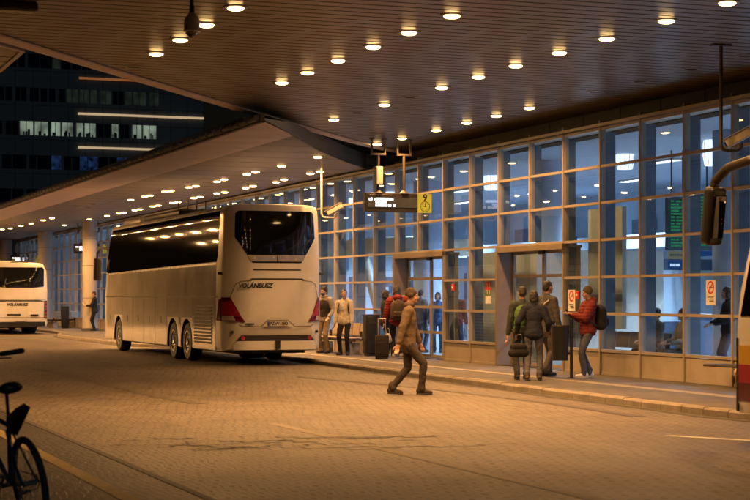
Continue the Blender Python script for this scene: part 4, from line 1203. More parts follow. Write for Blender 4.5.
        # roof pack
        MB().rbox(-.95, .95, 6.0, 10.4, H1-.05, H1+.15, .07, 3).build('roof_unit', M['black'], t, 40)
        MB().rbox(-1.0, 1.0, 10.6, 13.0, H1-.1, H1+.10, .08, 3).build('roof_fairing', M['bus_white'], t, 40)
        # mirrors at the front
        for s in (-1, 1):
            m_ = MB().tube([(s*1.1, L-.75, 3.2), (s*1.32, L-.15, 3.25), (s*1.38, L+.15, 3.12), (s*1.38, L+.18, 2.9)], .035, 8).build('mirror_arm', M['black'], t, 50)
            MB().rbox(s*1.38-.12, s*1.38+.12, L+.08, L+.26, 2.2, 2.92, .05, 3).build('mirror', M['black'], m_, 50)
    else:
        zt_ = H1-.2
        def RP(pts, th, key, nm, parent=None, **k): return rear_panel(pts, yr, th, **k).build(nm, M[key], parent or t, 45)
        rw = RP([(-1.1, 2.14), (-1.12, 2.92), (-1.05, 3.0), (1.05, 3.0), (1.12, 2.92), (1.1, 2.14), (.6, 2.08), (-.6, 2.08)], .008, 'black_gloss', 'rear_window')
        RP([(-1.2, 1.56), (-1.2, 1.58), (1.2, 1.58), (1.2, 1.56)], .006, 'seam', 'hatch_gap')
        RP([(-1.15, 1.47), (-.9, 1.53), (.9, 1.53), (1.15, 1.47)], .006, 'seam', 'vent_slot')
        RP([(-1.2, .74), (-1.2, .755), (1.2, .755), (1.2, .74)], .006, 'seam', 'hatch_gap')
        text('lettering', 'VOLÁNBUSZ', .16, M['ink'], t, Matrix.Translation((-.1, -.008, 1.33))@FACE_CAM, extrude=.004, shear=.25, bold=.006)
        RP([(-.55, .84), (-.55, .91), (.05, .91), (.05, .84)], .006, 'ink', 'badge', seg=2)
        RP([(.5, .80), (.5, .89), (.85, .89), (.85, .80)], .006, 'ink', 'badge', seg=2)
        RP([(-1.16, .36), (-1.16, .56), (1.16, .56), (1.16, .36)], .03, 'ink', 'bumper')
        pl = MB().rbox(-.26, .26, -.025, -.006, .60, .72, .004).build('licence_plate', M['plate'], t)
        for s in (-1, 1):
            tl = RP([(s*1.12, .72), (s*1.12, 1.5), (s*1.245, 1.5), (s*1.245, .72)], .012, 'ink', 'tail_light')
            for k in range(5): MB().lathe([(0, -.01), (.04, -.008), (.045, 0)], 14, 'Y', (s*1.18, yr(1.18, 1)-.014, .8+k*.15)).build('lens', M['red_lamp'], tl, 40)
        MB().rbox(-.35, .35, .15, .45, H1-.02, H1+.05, .02).build('roof_hatch', M['black'], t)
        MB().rbox(-.85, .85, 4.5, 7.5, H1-.05, H1+.16, .06, 3).build('roof_unit', M['bus_white'], t, 40)
        # windscreen draped on the front
        def yfneg(x, z): return -yf(x, z)
        ws = rear_panel([(-1.12, 1.05), (-1.06, 2.8), (1.06, 2.8), (1.12, 1.05)], yfneg, .008)
        for v in ws.bm.verts: v.co.y = -v.co.y
        ws.build('windscreen', M['black_gloss'], t, 45)
        for s in (-1, 1):
            hl = MB().ell((s*.95, yf(.95, .8)-.06, .78), (.2, .12, .1)).build('headlight', M['clear_lamp'], t, 180)
        if kind == 'near':
            for s in (-1, 1):
                for (z0, z1, key) in ((.90, 1.12, 'yellow'), (.69, .898, 'red'), (.48, .688, 'maroon')):
                    side_panel(hw, [(.4, z0), (.4, z1), (axles[0]-.62, z1), (axles[0]-.62, z0)], .005, s).build('stripe', M[key], t)
                    side_panel(hw, [(axles[0]+.62, z0), (axles[0]+.62, z1), (axles[1]-.62, z1), (axles[1]-.62, z0)], .005, s).build('stripe', M[key], t)
                    side_panel(hw, [(axles[1]+.62, z0), (axles[1]+.62, z1), (L-.56, z1), (L-.56, z0)], .005, s).build('stripe', M[key], t)
                side_panel(hw, [(L-.55, .36), (L-.55, 1.2), (L-.515, 1.2), (L-.515, .36)], .008, s).build('rubber_seal', M['ink'], t)
                m_ = MB().tube([(s*1.05, L-1.3, 3.1), (s*1.28, L-.8, 3.22), (s*1.32, L-.4, 3.16), (s*1.32, L-.14, 3.03), (s*1.32, L-.08, 2.88)], .055, 10).build('mirror_arm', M['metal'], t, 50)
                MB().rbox(s*1.32-.11, s*1.32+.11, L-.18, L+.02, 2.28, 2.96, .05, 3, mtx=Matrix.Translation((s*1.32, L-.08, 2.6))@Matrix.Rotation(R(9), 4, 'X')@Matrix.Translation((-s*1.32, -L+.08, -2.6))).build('mirror', M['black'], m_, 50)
                MB().rbox(s*1.32-.085, s*1.32+.085, L-.215, L-.17, 2.36, 2.88, .02, 2, mtx=Matrix.Translation((s*1.32, L-.08, 2.6))@Matrix.Rotation(R(9), 4, 'X')@Matrix.Translation((-s*1.32, -L+.08, -2.6))).build('mirror_glass', M['black_gloss'], m_, 50)
    tag(t, label, 'coach' if kind != 'near' else 'bus'); return t
coach('parked_coach', 12.33, 39.6, 'main', 'white touring coach with six sided black rear window parked at the kerb')
p = on_x(22, 12.1); 
coach('parked_coach', 11.85, 76.8, 'far', 'smaller white coach with wide rounded rear window at the left edge')
# right-hand bus: its left front corner stands at pixel 740, depth 19.5
p = at_depth(738.5, 19.5); coach('striped_bus', p.x+1.275, p.y-12.0+.55, 'near', 'cream bus with yellow, red and maroon stripes cut by the right edge')

# ================================================================== PEOPLE
def ik(a, t, l1, l2, pole):
    a, t, pole = Vector(a), Vector(t), Vector(pole); d = t-a; D = min(d.length, (l1+l2)*.998); d.normalize(); t = a+d*D
    k = (l1*l1-l2*l2+D*D)/(2*D); h = math.sqrt(max(l1*l1-k*k, 0)); p = (pole-d*pole.dot(d)); p.normalize()
    return a+d*k+p*h, t
IMG_LEFT = (-CT, ST); AWAY = (ST, CT); TOWARD = (-ST, -CT); IMG_RIGHT = (CT, -ST)
_cl = {}
def cl(name, col):
    if name not in _cl: _cl[name] = cloth(name, col)
    return _cl[name]
def person(pos, face, label, h=1.75, feet=None, hands=None, lean=(0, 0), hips=(0, 0, .93), head_turn=0, head_nod=0, jacket=('dark jacket', (.03, .03, .04)), trousers=('blue jeans', (.05, .06, .09)),
           shoes=('dark shoes', (.03, .025, .02)), hair='short', hood=False, cap=None, beard=False, puffy=False, coat_len=0.0, vest=None, seated=False, ground=PAV, scarf=None, group=None):
    yaw = math.atan2(-face[0], face[1]); s = h/1.75
    t = empty('person', (pos[0], pos[1], ground), yaw); t.scale = (s, s, s)
    feet = feet or ((-.10, 0, .085, 0), (.10, .02, .085, 0)); hands = hands or ((-.27, .08, .82), (.27, .08, .82))
    hip = Vector(hips); ln = Vector((lean[0], lean[1], 0))
    chest = hip+Vector((0, 0, .34))+ln*.6; neck = hip+Vector((0, 0, .545))+ln; head = neck+Vector((0, .03, .155))+ln*.25
    hr = Matrix.Rotation(head_turn, 3, 'Z')@Matrix.Rotation(-head_nod, 3, 'X')
    def hp(x, y, z): return head+hr@Vector((x, y, z))
    body = MB(); jk = MB(); tr = MB()
    # legs
    legs = []
    for i, sg in ((0, -1), (1, 1)):
        f = feet[i]; ank = Vector(f[:3]); hj = hip+Vector((sg*.095, 0, -.03))
        knee, ank = ik(hj, ank, .435, .415, (sg*.08, 1, .1)); legs.append((hj, knee, ank, f[3]))
        body.cap(hj, knee, .075, .05).cap(knee, ank, .048, .036)
        fd = Vector((math.sin(f[3])*1, math.cos(f[3]), 0)); body.cap(ank+Vector((0, 0, -.02)), ank+fd*.03+Vector((0, 0, -.035)), .034, .03)
        tr.cap(hj+Vector((0, 0, -.03)), knee, .09, .068, 14).cap(knee, ank+Vector((0, 0, .03)), .068, .056, 14)
        tr.cap(ank+Vector((0, -.005, .06)), ank+Vector((0, .008, .0)), .06, .062, 14)
    body.ell(hip, (.15, .105, .13)); tr.ell(hip+Vector((0, -.012, -.01)), (.160, .118, .14)); tr.cap(hip+Vector((-.045, 0, .05)), hip+Vector((.045, 0, .05)), .105, .105, 14)
    # torso
    body.ell(chest, (.155, .105, .2)).ell(hip.lerp(chest, .5), (.135, .095, .16)).cap(neck+Vector((0, -.01, -.06)), head+Vector((0, -.015, -.03)), .056, .052)
    p = .03 if puffy else .014
    jk.ell(chest+Vector((0, 0, -.01)), (.165+p, .115+p, .235)).ell(hip.lerp(chest, .45), (.15+p, .112+p, .2)).ell(hip+Vector((0, -.006, .015-coat_len*.5)), (.166+p, .132+p, .15+coat_len*.6))
    jk.ell(hip+Vector((0, -.006, -.03-coat_len*.5)), (.19+p*.4, .134+p, .125)).ell(hip+Vector((0, -.004, .09)), (.168+p*.6, .122+p, .16))
    jk.cap(neck+Vector((-.06, -.005, -.07)), neck+Vector((.06, -.005, -.07)), .075+p*.5)
    jk.cap(neck+Vector((0, -.012, -.05)), neck+Vector((0, -.005, .015)), .07, .066)
    # head: skull, jaw, nose, brow, chin, ears
    body.ell(hp(0, -.012, .025), (.073, .092, .095), hr).ell(hp(0, .02, -.045), (.056, .066, .066), hr).cap(hp(0, .085, .005), hp(0, .103, -.026), .010, .015, 8)
    body.ell(hp(0, .072, -.085), (.026, .022, .02), hr).ell(hp(0, .078, .028), (.052, .014, .012), hr)
    for sg in (-1, 1): body.ell(hp(sg*.074, -.012, -.005), (.012, .022, .032), hr).ell(hp(sg*.042, .062, -.028), (.02, .02, .018), hr)
    # arms and hands
    for i, sg in ((0, -1), (1, 1)):
        sh = neck+Vector((sg*.175, -.01, -.075)); el, wr = ik(sh, hands[i], .29, .265, (sg*.55, -1, -.35))
        body.cap(sh, el, .05, .038).cap(el, wr, .038, .027)
        jk.cap(neck+Vector((sg*.08, -.01, -.06)), sh, .07+p*.5, .07+p*.8, 14).cap(sh, el, .068+p, .056+p*.8, 14).cap(el, wr-(wr-el).normalized()*.02, .056+p*.8, .043+p*.4, 14)
        d = (wr-el).normalized(); side = d.cross(Vector((0, 0, 1)) if abs(d.z) < .8 else Vector((0, 1, 0))).normalized(); nrm = side.cross(d).normalized()
        if abs(d.z) >= .8: side, nrm = Vector((0, 1, 0)), Vector((-sg, 0, 0))
        pm = wr+d*.075; body.cap(wr, wr+d*.03, .026, .028); 
        q = Matrix((side, d, nrm)).transposed()
        body.ell(pm-d*.02, (.04, .055, .018), q)
        for k, (off_, ln_) in enumerate(((-.03, .062), (-.010, .075), (.011, .07), (.031, .054))):
            b0 = pm+side*off_+d*.025; b1 = b0+d*ln_*.55-nrm*.012*sg; b2 = b1+d*ln_*.4-nrm*.03
            body.cap(b0, b1, .0105, .0095, 7).cap(b1, b2, .0095, .008, 7)
        b0 = pm-side*.032-d*.03; b1 = b0-side*.03+d*.028; body.cap(b0, b1, .014, .011, 7).cap(b1, b1+d*.03-nrm*.008, .011, .009, 7)
    if hood:
        jk.ell(neck+Vector((0, -.085, .0)), (.125, .085, .085)).cap(neck+Vector((-.075, .02, -.02)), neck+Vector((.075, .02, -.02)), .04)
    b_ = fused(body, 'body', M['skin'], t, .0085, 3)
    j_ = fused(jk, 'jacket', cl(*jacket), t, .014, 4)
    if puffy:     # horizontal quilting pressed into the surface
        for v in j_.data.vertices: pass
        ca = j_.data; ca.update()
        for v in ca.vertices:
            if v.co.z < neck.z-.04: v.co += v.normal*(.009*abs(math.sin(v.co.z*math.pi/.062))-.004)
    r_ = fused(tr, 'trousers', cl(*trousers), t, .014, 4)
    # wrinkles
    for me, amp in ((r_.data, .006), (j_.data, .004 if puffy else .006)):
        sd = random.uniform(0, 9)
        for v in me.vertices:
            c = v.co; q_ = Vector((c.x*7+sd, c.y*7, c.z*13)); q2 = Vector((c.x*17, c.y*17+sd, c.z*34))
            v.co = c+v.normal*(amp*1.2*noise.noise(q_)+amp*.7*noise.noise(q2))
    for (hj, knee, ank, td) in legs:
        fd = Vector((math.sin(td), math.cos(td), 0)); tilt = (ank.z-.085)
        mb = MB(); pitch = Matrix.Rotation(-min(tilt*3.0, .7), 3, 'X') if tilt > .01 else Matrix.Identity(3)
        rz = Matrix.Rotation(-td, 3, 'Z')
        def sp(x, y, z): return ank+rz@(pitch@Vector((x, y, z)))
        mb.cap(sp(0, -.045, -.03), sp(0, .06, -.035), .043, .04, 12).cap(sp(0, .06, -.042), sp(0, .15, -.05), .042, .034, 12).cap(sp(0, -.02, -.02), sp(0, -.015, .03), .045, .05, 12)
        so = fused(mb, 'shoe', cl(*shoes), t, .009, 2)
        mb = MB(); sole = [sp(x, y, -.085) for x, y in ((-.035, -.08), (.035, -.08), (.043, .06), (.03, .16), (0, .185), (-.03, .16), (-.043, .06))]
        mb.prism(sole, (pitch@Vector((0, 0, .022)))); mb.build('sole', M['pale_metal' if 'white' in shoes[0] else 'black'], so, bevel=.004)
    # hair, eyes, mouth
    hm = MB()
    if hair == 'short':
        hm.ell(hp(0, -.022, .045), (.079, .092, .088), hr).ell(hp(0, -.055, .0), (.072, .06, .08), hr)
    elif hair == 'bob':
        hm.ell(hp(0, -.022, .04), (.086, .1, .095), hr).ell(hp(0, -.055, -.03), (.088, .065, .09), hr)
        for sg in (-1, 1): hm.ell(hp(sg*.07, -.01, -.03), (.022, .05, .08), hr)
    elif hair == 'long':
        hm.ell(hp(0, -.022, .04), (.084, .1, .095), hr).cap(hp(0, -.06, -.0), hp(0, -.07, -.2), .07, .05)
        for sg in (-1, 1): hm.cap(hp(sg*.065, -.0, .02), hp(sg*.07, .03, -.17), .03, .028)
    if not cap:
        ho = fused(hm, 'hair', M['hair'], t, .010, 3)
        for v in ho.data.vertices: v.co += v.normal*(.011*noise.noise(v.co*26)+.006*noise.noise(v.co*60))
    else:
        kind, cname, ccol = cap
        cm = MB().ell(hp(0, -.015, .05), (.084, .1, .085), hr).cap(hp(-.05, -.02, .02), hp(.05, -.02, .02), .055)
        if kind == 'beanie': cm.ell(hp(0, -.02, .09), (.07, .08, .06), hr)
        if kind == 'peak': cm.ell(hp(0, .1, .045), (.06, .065, .012), hr)
        fused(cm, 'cap', cl(cname, ccol), t, .011, 2)
    for sg in (-1, 1):
        e = MB().ell(hp(sg*.031, .0755, .006), (.0115, .008, .007), hr, 10, 6).build('eye', M['white_card'], b_, 180)
        MB().ell(hp(sg*.031, .081, .006), (.0055, .004, .0055), hr, 8, 6).build('iris', M['ink'], e, 180)
    MB().ell(hp(0, .083, -.058), (.022, .007, .0065), hr, 10, 6).build('mouth', cl('lip', (.25, .1, .08)), b_, 180)
    if beard: fused(MB().ell(hp(0, .045, -.075), (.056, .055, .045), hr).ell(hp(0, .088, -.045), (.03, .01, .008), hr), 'beard', M['hair'], t, .01, 2)
    if scarf: fused(MB().cap(neck+Vector((-.05, .03, .02)), neck+Vector((.05, .03, .02)), .055).cap(neck+Vector((-.04, -.03, .02)), neck+Vector((.04, -.03, .02)), .06), 'scarf', cl(*scarf), t, .012, 3)
    if vest:
        vb = MB().ell(chest+Vector((0, 0, -.02)), (.165+p+.016, .115+p+.016, .22)).ell(hip.lerp(chest, .4), (.15+p+.014, .112+p+.014, .2)).ell(hip+Vector((0, 0, .05)), (.160+p+.012, .122+p+.012, .1))
        fused(vb, 'vest', cl(*vest), t, .013, 3)
    tag(t, label, 'person', group)
    t['_neck'] = neck[:]
    return t
def backpack(pt, label, name, col, size=(.16, .11, .24), yaw_off=0, drop=0):
    """hangs on the back of the person's shoulders"""
    nk = Vector(pt['_neck']); s = pt.scale[0]
    t = empty('backpack'); t.matrix_world = pt.matrix_basis@Matrix.Translation(nk+Vector((0, -.235, -.30-drop)))
    t.location = (pt.matrix_basis@Matrix.Translation(nk+Vector((0, -.235, -.30-drop)))).translation; t.rotation_euler = pt.rotation_euler; t.scale = pt.scale
    w, d, h = size
    mb = MB().ell((0, 0, 0), (w, d*.9, h)).cap((-w*.55, 0, -h*.62), (w*.55, 0, -h*.62), d*.85).cap((-w*.5, 0, h*.5), (w*.5, 0, h*.5), d*.75).cap((-w*.6, .0, -h*.5), (-w*.55, 0, h*.4), d*.8).cap((w*.6, 0, -h*.5), (w*.55, 0, h*.4), d*.8)
    fused(mb, 'bag', cl(name, col), t, .013, 3)
    fused(MB().cap((-w*.45, -d*.8, -h*.5), (w*.45, -d*.8, -h*.5), .055).cap((-w*.45, -d*.8, -h*.3), (w*.45, -d*.8, -h*.3), .055), 'front_pocket', cl(name, col), t, .012, 3)
    mb = MB()
    for sg in (-1, 1): mb.tube([(sg*.10, .08, .2), (sg*.115, .15, .275), (sg*.12, .25, .255), (sg*.14, .355, .13), (sg*.155, .335, -.02), (sg*.185, .2, -.14), (sg*.13, .06, -.2)], .018, 8)
    mb.build('strap', M['black'], t, 60)
    MB().tube([(-.04, .0, h*.8), (-.03, .0, h*.98), (.03, 0, h*.98), (.04, 0, h*.8)], .009, 6).build('grab_handle', M['black'], t, 60)
    del pt['_neck']
    tag(t, label, 'backpack'); return t
def foot_at(px, py, z=PAV): return on_z(px, py, z)

# man reading far left, facing image left
p = on_z(93.5, 329.5, PAV); p = at_depth(94.5, 77.5)
pp = person((p.x, p.y), IMG_LEFT, 'man in dark clothes reading a paper before the round column', 1.80, hands=((-.12, .34, 1.12), (.12, .34, 1.12)), head_nod=.35, jacket=('black coat', (.018, .018, .022)), trousers=('black trousers', (.014, .014, .018)), coat_len=.05)
t = empty('newspaper', (pp.location.x, pp.location.y, PAV), pp.rotation_euler.z)
MB().prism([(-.16, .40, 1.14), (0, .40, 1.13), (0, .53, 1.27), (-.16, .53, 1.28)], (0, .004, .006)).prism([(.005, .40, 1.13), (.16, .40, 1.14), (.16, .53, 1.28), (.005, .53, 1.27)], (0, .004, .006)).build('sheet', M['white_card'], t)
tag(t, 'open pale paper held by the man before the round column', 'newspaper')

# man in cap beside the coach
p = on_z(324, 349.5, PAV); p = at_depth(324.5, 47)
pp = person((p.x, p.y), (-.80, -.6), 'man in dark woollen cap, pale sleeved jacket and khaki trousers beside the coach', 1.83, feet=((-.13, .04, .085, -.2), (.12, -.04, .085, .25)), hands=((-.25, .17, .95), (.23, .16, .96)),
       jacket=('grey beige jacket', (.30, .26, .21)), trousers=('khaki trousers', (.27, .20, .12)), shoes=('brown boots', (.10, .065, .04)), cap=('beanie', 'dark woollen cap', (.04, .03, .035)), beard=True, vest=('dark brown vest', (.035, .028, .025)), scarf=('pale scarf', (.4, .35, .3)))
p = at_depth(344.5, 45.3)
pp = person((p.x, p.y), (-.62, -.78), 'man in white hooded jacket and black trousers waiting by the bench', 1.74, feet=((-.10, .02, .085, -.15), (.12, 0, .085, .3)), hands=((-.24, .10, .84), (.24, .12, .86)),
       jacket=('off white jacket', (.56, .50, .42)), trousers=('black trousers', (.014, .014, .018)), hood=True, head_turn=.35)
backpack(pp, 'black backpack on the man in the white jacket', 'black nylon', (.02, .02, .022))
# red puffer, seen from behind, and companion
p = at_depth(397, 43.2)
rp = person((p.x, p.y), (.25, .97), 'person in red puffer jacket seen from behind with one arm raised', 1.82, feet=((-.09, 0, .085, -.15), (.11, .05, .085, .1)), hands=((-.3, .1, .86), (.24, .2, 1.5)), head_nod=.15,
       jacket=('red puffer', (.2, .026, .024)), trousers=('black leggings', (.016, .015, .018)), shoes=('grey white trainers', (.4, .36, .32)), puffy=True, hair='long', hood=True)
backpack(rp, 'patterned brown backpack on the red puffer jacket', 'brown patterned nylon', (.075, .05, .035), (.17, .12, .26))
p = at_depth(385.5, 43.9)
pp = person((p.x, p.y), (.96, -.2), 'person in black jacket half hidden behind the red puffer jacket', 1.72, jacket=('black coat', (.018, .018, .022)), trousers=('black trousers', (.014, .014, .018)), hair='bob', hands=((-.2, .25, 1.0), (.22, .2, 1.02)), shoes=('grey white trainers', (.4, .36, .32)))
p = at_depth(382, 42.6); t = empty('rolling_suitcase', (p.x, p.y, PAV), R(-18))
sb = MB().rbox(-.17, .17, -.11, .11, .05, .60, .035, 3)
sb.build('case', cl('dark suitcase fabric', (.04, .032, .028)), t, 50)
MB().rbox(-.13, .13, -.13, -.105, .12, .42, .015, 2).build('front_pocket', cl('dark suitcase fabric', (.04, .032, .028)), t)
MB().tube([(-.09, .09, .6), (-.09, .10, 1.0), (.09, .10, 1.0), (.09, .09, .6)], .012, 8).build('telescopic_handle', M['chrome'], t, 60)
for sg in (-1, 1): MB().cyl((sg*.14-.02, .08, .05), (sg*.14+.02, .08, .05), .05, n=14).build('wheel', M['black'], t, 40)
MB().box(-.14, .14, -.09, -.06, 0, .052).build('foot', M['black'], t)
tag(t, 'dark upright trolley case with its handle pulled out at the red jacket', 'suitcase')
p = at_depth(388, 42.9); t = empty('carrier_bag', (p.x, p.y, PAV+.52))
fused(MB().ell((0, 0, 0), (.09, .06, .12)).ell((0, 0, -.06), (.11, .07, .08)), 'bag', cl('pale carrier bag', (.45, .42, .36)), t, .012, 2)
MB().tube([(-.05, 0, .1), (-.02, 0, .24), (.02, 0, .24), (.05, 0, .1)], .006, 6).build('handle', M['pale_metal'], t, 60)
tag(t, 'small pale carrier bag hanging at the suitcase handle', 'bag')
# walker on the road, stepping right to left... stride along the facade of the photo
fa, fb = on_z(394, 397, 0), on_z(421, 393.5, 0); mid = (fa+fb)/2
wp = person((mid.x, mid.y), (CT, -ST), 'walker in brown coat, cap and dark trousers striding across the paved road', 1.84, ground=0, feet=((-.07, -.25, .10, .12), (.07, .22, .10, -.1)), hips=(0, 0, .895), lean=(0, .03), hands=((-.25, .20, .84), (.25, -.15, .84)),
       jacket=('brown coat', (.125, .088, .06)), trousers=('dark brown trousers', (.045, .036, .031)), shoes=('dark brown boots', (.04, .028, .02)), coat_len=.08, cap=('beanie', 'dark brown cap', (.05, .037, .027)), scarf=('brown scarf', (.09, .06, .045)))
# cluster at the right doorway
p = at_depth(534, 31.6)
w1 = person((p.x, p.y), (.5, .86), 'woman in navy jacket and grey jeans seen from behind at the right doorway', 1.66, feet=((-.13, -.03, .085, -.15), (.10, .06, .085, .1)), hands=((-.34, .06, .92), (.26, .16, .98)), jacket=('navy jacket', (.018, .02, .035)), trousers=('grey jeans', (.10, .10, .12)), hair='bob', shoes=('brown boots', (.10, .065, .04)))
p = at_depth(522.5, 31.9)
person((p.x, p.y), (.2, .97), 'person in hi-vis green vest left of the woman at the right doorway', 1.74, feet=((-.1, 0, .085, 0), (.1, .1, .085, 0)), jacket=('dark work jacket', (.04, .05, .045)), trousers=('dark work trousers', (.035, .035, .045)), vest=('green hi-vis vest', (.10, .19, .06)))
p = at_depth(547, 33.0)
tp = person((p.x, p.y), (.93, .3), 'tall man in grey brown coat with a diagonal strap behind the woman', 1.86, feet=((-.09, .14, .085, 0), (.09, -.16, .10, 0)), jacket=('grey brown coat', (.085, .08, .08)), trousers=('grey trousers', (.10, .09, .085)), coat_len=.12)
p = at_depth(518.5, 31.0); t = empty('handbag', (p.x, p.y, PAV+.58))
fused(MB().cap((-.12, 0, -.05), (.12, 0, -.05), .085).cap((-.10, 0, .06), (.10, 0, .06), .07), 'bag', cl('black leather', (.016, .014, .014)), t, .012, 2)
MB().tube([(-.1, 0, .1), (-.05, 0, .27), (.06, 0, .29), (.1, 0, .1)], .011, 8).build('handle', M['black'], t, 60)
tag(t, 'black handbag carried by the woman at the right doorway', 'bag')
nk = tp.location; t = empty('shoulder_strap_bag', (nk.x, nk.y, PAV), tp.rotation_euler.z)
MB().tube([(.17, -.02, 1.535), (.13, .17, 1.44), (-.02, .2, 1.25), (-.2, .12, 1.0), (-.24, 0, .95)], .014, 8).tube([(.17, -.02, 1.535), (.1, -.17, 1.42), (-.05, -.2, 1.2), (-.22, -.08, .98)], .014, 8).build('strap', M['pale_metal'], t, 60)
MB().rbox(-.32, -.22, -.16, .16, .72, .97, .03, 3).build('bag', cl('black leather', (.016, .014, .014)), t, 50)
tag(t, 'shoulder bag on a pale strap worn by the tall man', 'bag')
# woman with phone
p = at_depth(587.5, 32.6)
ph = person((p.x, p.y), (-.97, .12), 'woman in red quilted jacket and jeans looking at her phone by the glass', 1.74, feet=((-.09, .10, .085, 0), (.09, -.08, .085, .1)), hands=((-.07, .33, 1.22), (.07, .32, 1.22)), head_nod=.12, lean=(0, -.02), jacket=('red quilted jacket', (.17, .027, .022)), trousers=('blue grey jeans', (.075, .085, .12)), shoes=('white trainers', (.7, .66, .58)), puffy=True, hood=True, hair='long', cap=('beanie', 'olive knitted cap', (.10, .07, .03)))
backpack(ph, 'round black backpack on the woman looking at her phone', 'black nylon', (.02, .02, .022), (.17, .13, .25))
t = empty('phone', (ph.location.x, ph.location.y, PAV), ph.rotation_euler.z)
MB().rbox(-.037, .037, .395, .405, 1.17, 1.32, .004, 2, mtx=Matrix.Translation((0, .4, 1.24))@Matrix.Rotation(R(-30), 4, 'X')@Matrix.Translation((0, -.4, -1.24))).build('case', M['ink'], t)
tag(t, 'black phone held by the woman in the red quilted jacket', 'phone')
# people inside the hall
def indoor(px, X, face, label, **k):
    p = on_x(px, X); q = person((p.x, p.y), face, label, **k); return q
indoor(421, 18.0, (.9, .4), 'person in grey coat standing inside behind the left doorway', jacket=('grey coat', (.10, .11, .14)), hair='short')
indoor(438, 18.3, (-.5, -.8), 'person in blue jacket and skirt standing inside behind the left doorway', h=1.68, jacket=('blue jacket', (.05, .09, .20)), hair='bob')
indoor(456, 17.4, (.6, .8), 'person in dark red jacket standing inside right of the left doorway', jacket=('dark red jacket', (.17, .03, .03)), hair='short')
SIT = dict(feet=((-.11, .46, .085, 0), (.11, .44, .085, 0)), hips=(0, 0, .53), hands=((-.12, .32, .68), (.12, .32, .70)))
indoor(657, 17.02, (-1, .05), 'seated person in grey brown coat inside the window left of the pale hooded one', h=1.72, jacket=('grey brown coat', (.085, .08, .08)), trousers=('black trousers', (.014, .014, .018)), **SIT)
indoor(684, 17.02, (-1, .05), 'seated person in pale beige coat inside the window under the no smoking sticker', h=1.72, jacket=('beige coat', (.33, .28, .22)), trousers=('grey trousers', (.10, .09, .085)), hair='bob', **SIT)
indoor(728, 17.6, (-.9, .3), 'person in black jacket standing inside the window at the right edge', h=1.74, jacket=('black coat', (.018, .018, .022)), hair='bob', hands=((-.15, .3, 1.05), (.15, .3, 1.05)))
for o in list(C.objects):
    if '_neck' in o: del o['_neck']

# ================================================================== BINS, BENCHES
p = at_depth(560, 32.4); t = empty('litter_bin', (p.x, p.y, PAV), R(-12))
MB().lathe([(.0, .34), (.155, .34), (.175, .98), (.18, 1.0), (.165, 1.0), (.14, .38), (0, .38)], 28, 'Z').build('bucket', M['black'], t, 40)
MB().lathe([(.185, .985), (.19, 1.0), (.185, 1.015), (.165, 1.015), (.165, .985)], 28, 'Z', closed=True).build('rim', M['metal'], t, 40)
MB().cyl((.225, 0, 0), (.225, 0, 1.12), .032, n=14).ell((.225, 0, 1.12), (.038, .038, .03)).lathe([(.07, 0), (.07, .012)], 16, 'Z', (.225, 0, 0)).build('post', M['black'], t, 40)
MB().box(.165, .2, -.03, .03, .86, .92).box(.16, .2, -.03, .03, .45, .5).build('bracket', M['metal'], t)
tag(t, 'dark round litter bin on a post beside the right doorway', 'litter bin')
def box_bin(px, depth, label, hh=1.05):
    p = at_depth(px, depth); t = empty('litter_bin', (p.x, p.y, PAV), R(-5))
    MB().rbox(-.19, .19, -.19, .19, .06, hh, .03, 3).build('case', M['black'], t, 50)
    MB().rbox(-.2, .2, -.2, .2, hh+.005, hh+.045, .015, 2).build('lid', M['metal'], t)
    MB().box(-.13, .13, -.196, -.188, hh-.22, hh-.1).build('slot', M['seam'], t); MB().box(-.16, .16, -.16, .16, 0, .06).build('plinth', M['metal'], t)
    tag(t, label, 'litter bin')
box_bin(371.5, 44.8, 'dark square litter bin between the bench and the red puffer jacket')
box_bin(65, 84, 'dark square litter bin between the far bench and the round column')
p = at_depth(358, 47.2); seat_row(15.55, p.y, 5, 0, 'brown metal bench behind the man in the white jacket', 'bench')
p = at_depth(334, 50.8); seat_row(15.55, p.y+.4, 3, 0, 'brown metal bench behind the man in the woollen cap', 'bench')
p = at_depth(52, 86); seat_row(15.4, p.y, 3, R(-60), 'brown metal bench at the far right corner of the small coach', 'bench')
p = on_x(729, 15.75); t = empty('ledge_seat', (p.x+.05, p.y, PAV), R(6))
MB().rbox(-.22, .22, -.75, .5, .36, .40, .012).build('seat', M['metal'], t); MB().box(-.16, .16, -.72, -.66, 0, .36).build('foot', M['metal'], t); MB().box(-.06, .06, -.5, -.44, 0, .36).build('foot', M['metal'], t)
tag(t, 'thin low bench on the pavement by the striped bus', 'bench')

# ================================================================== BICYCLE (rear wheel toward the camera)
c = at_depth(36, 12.2); bd = math.atan2(0, 1)
hx = R(20.6-(-0)); 
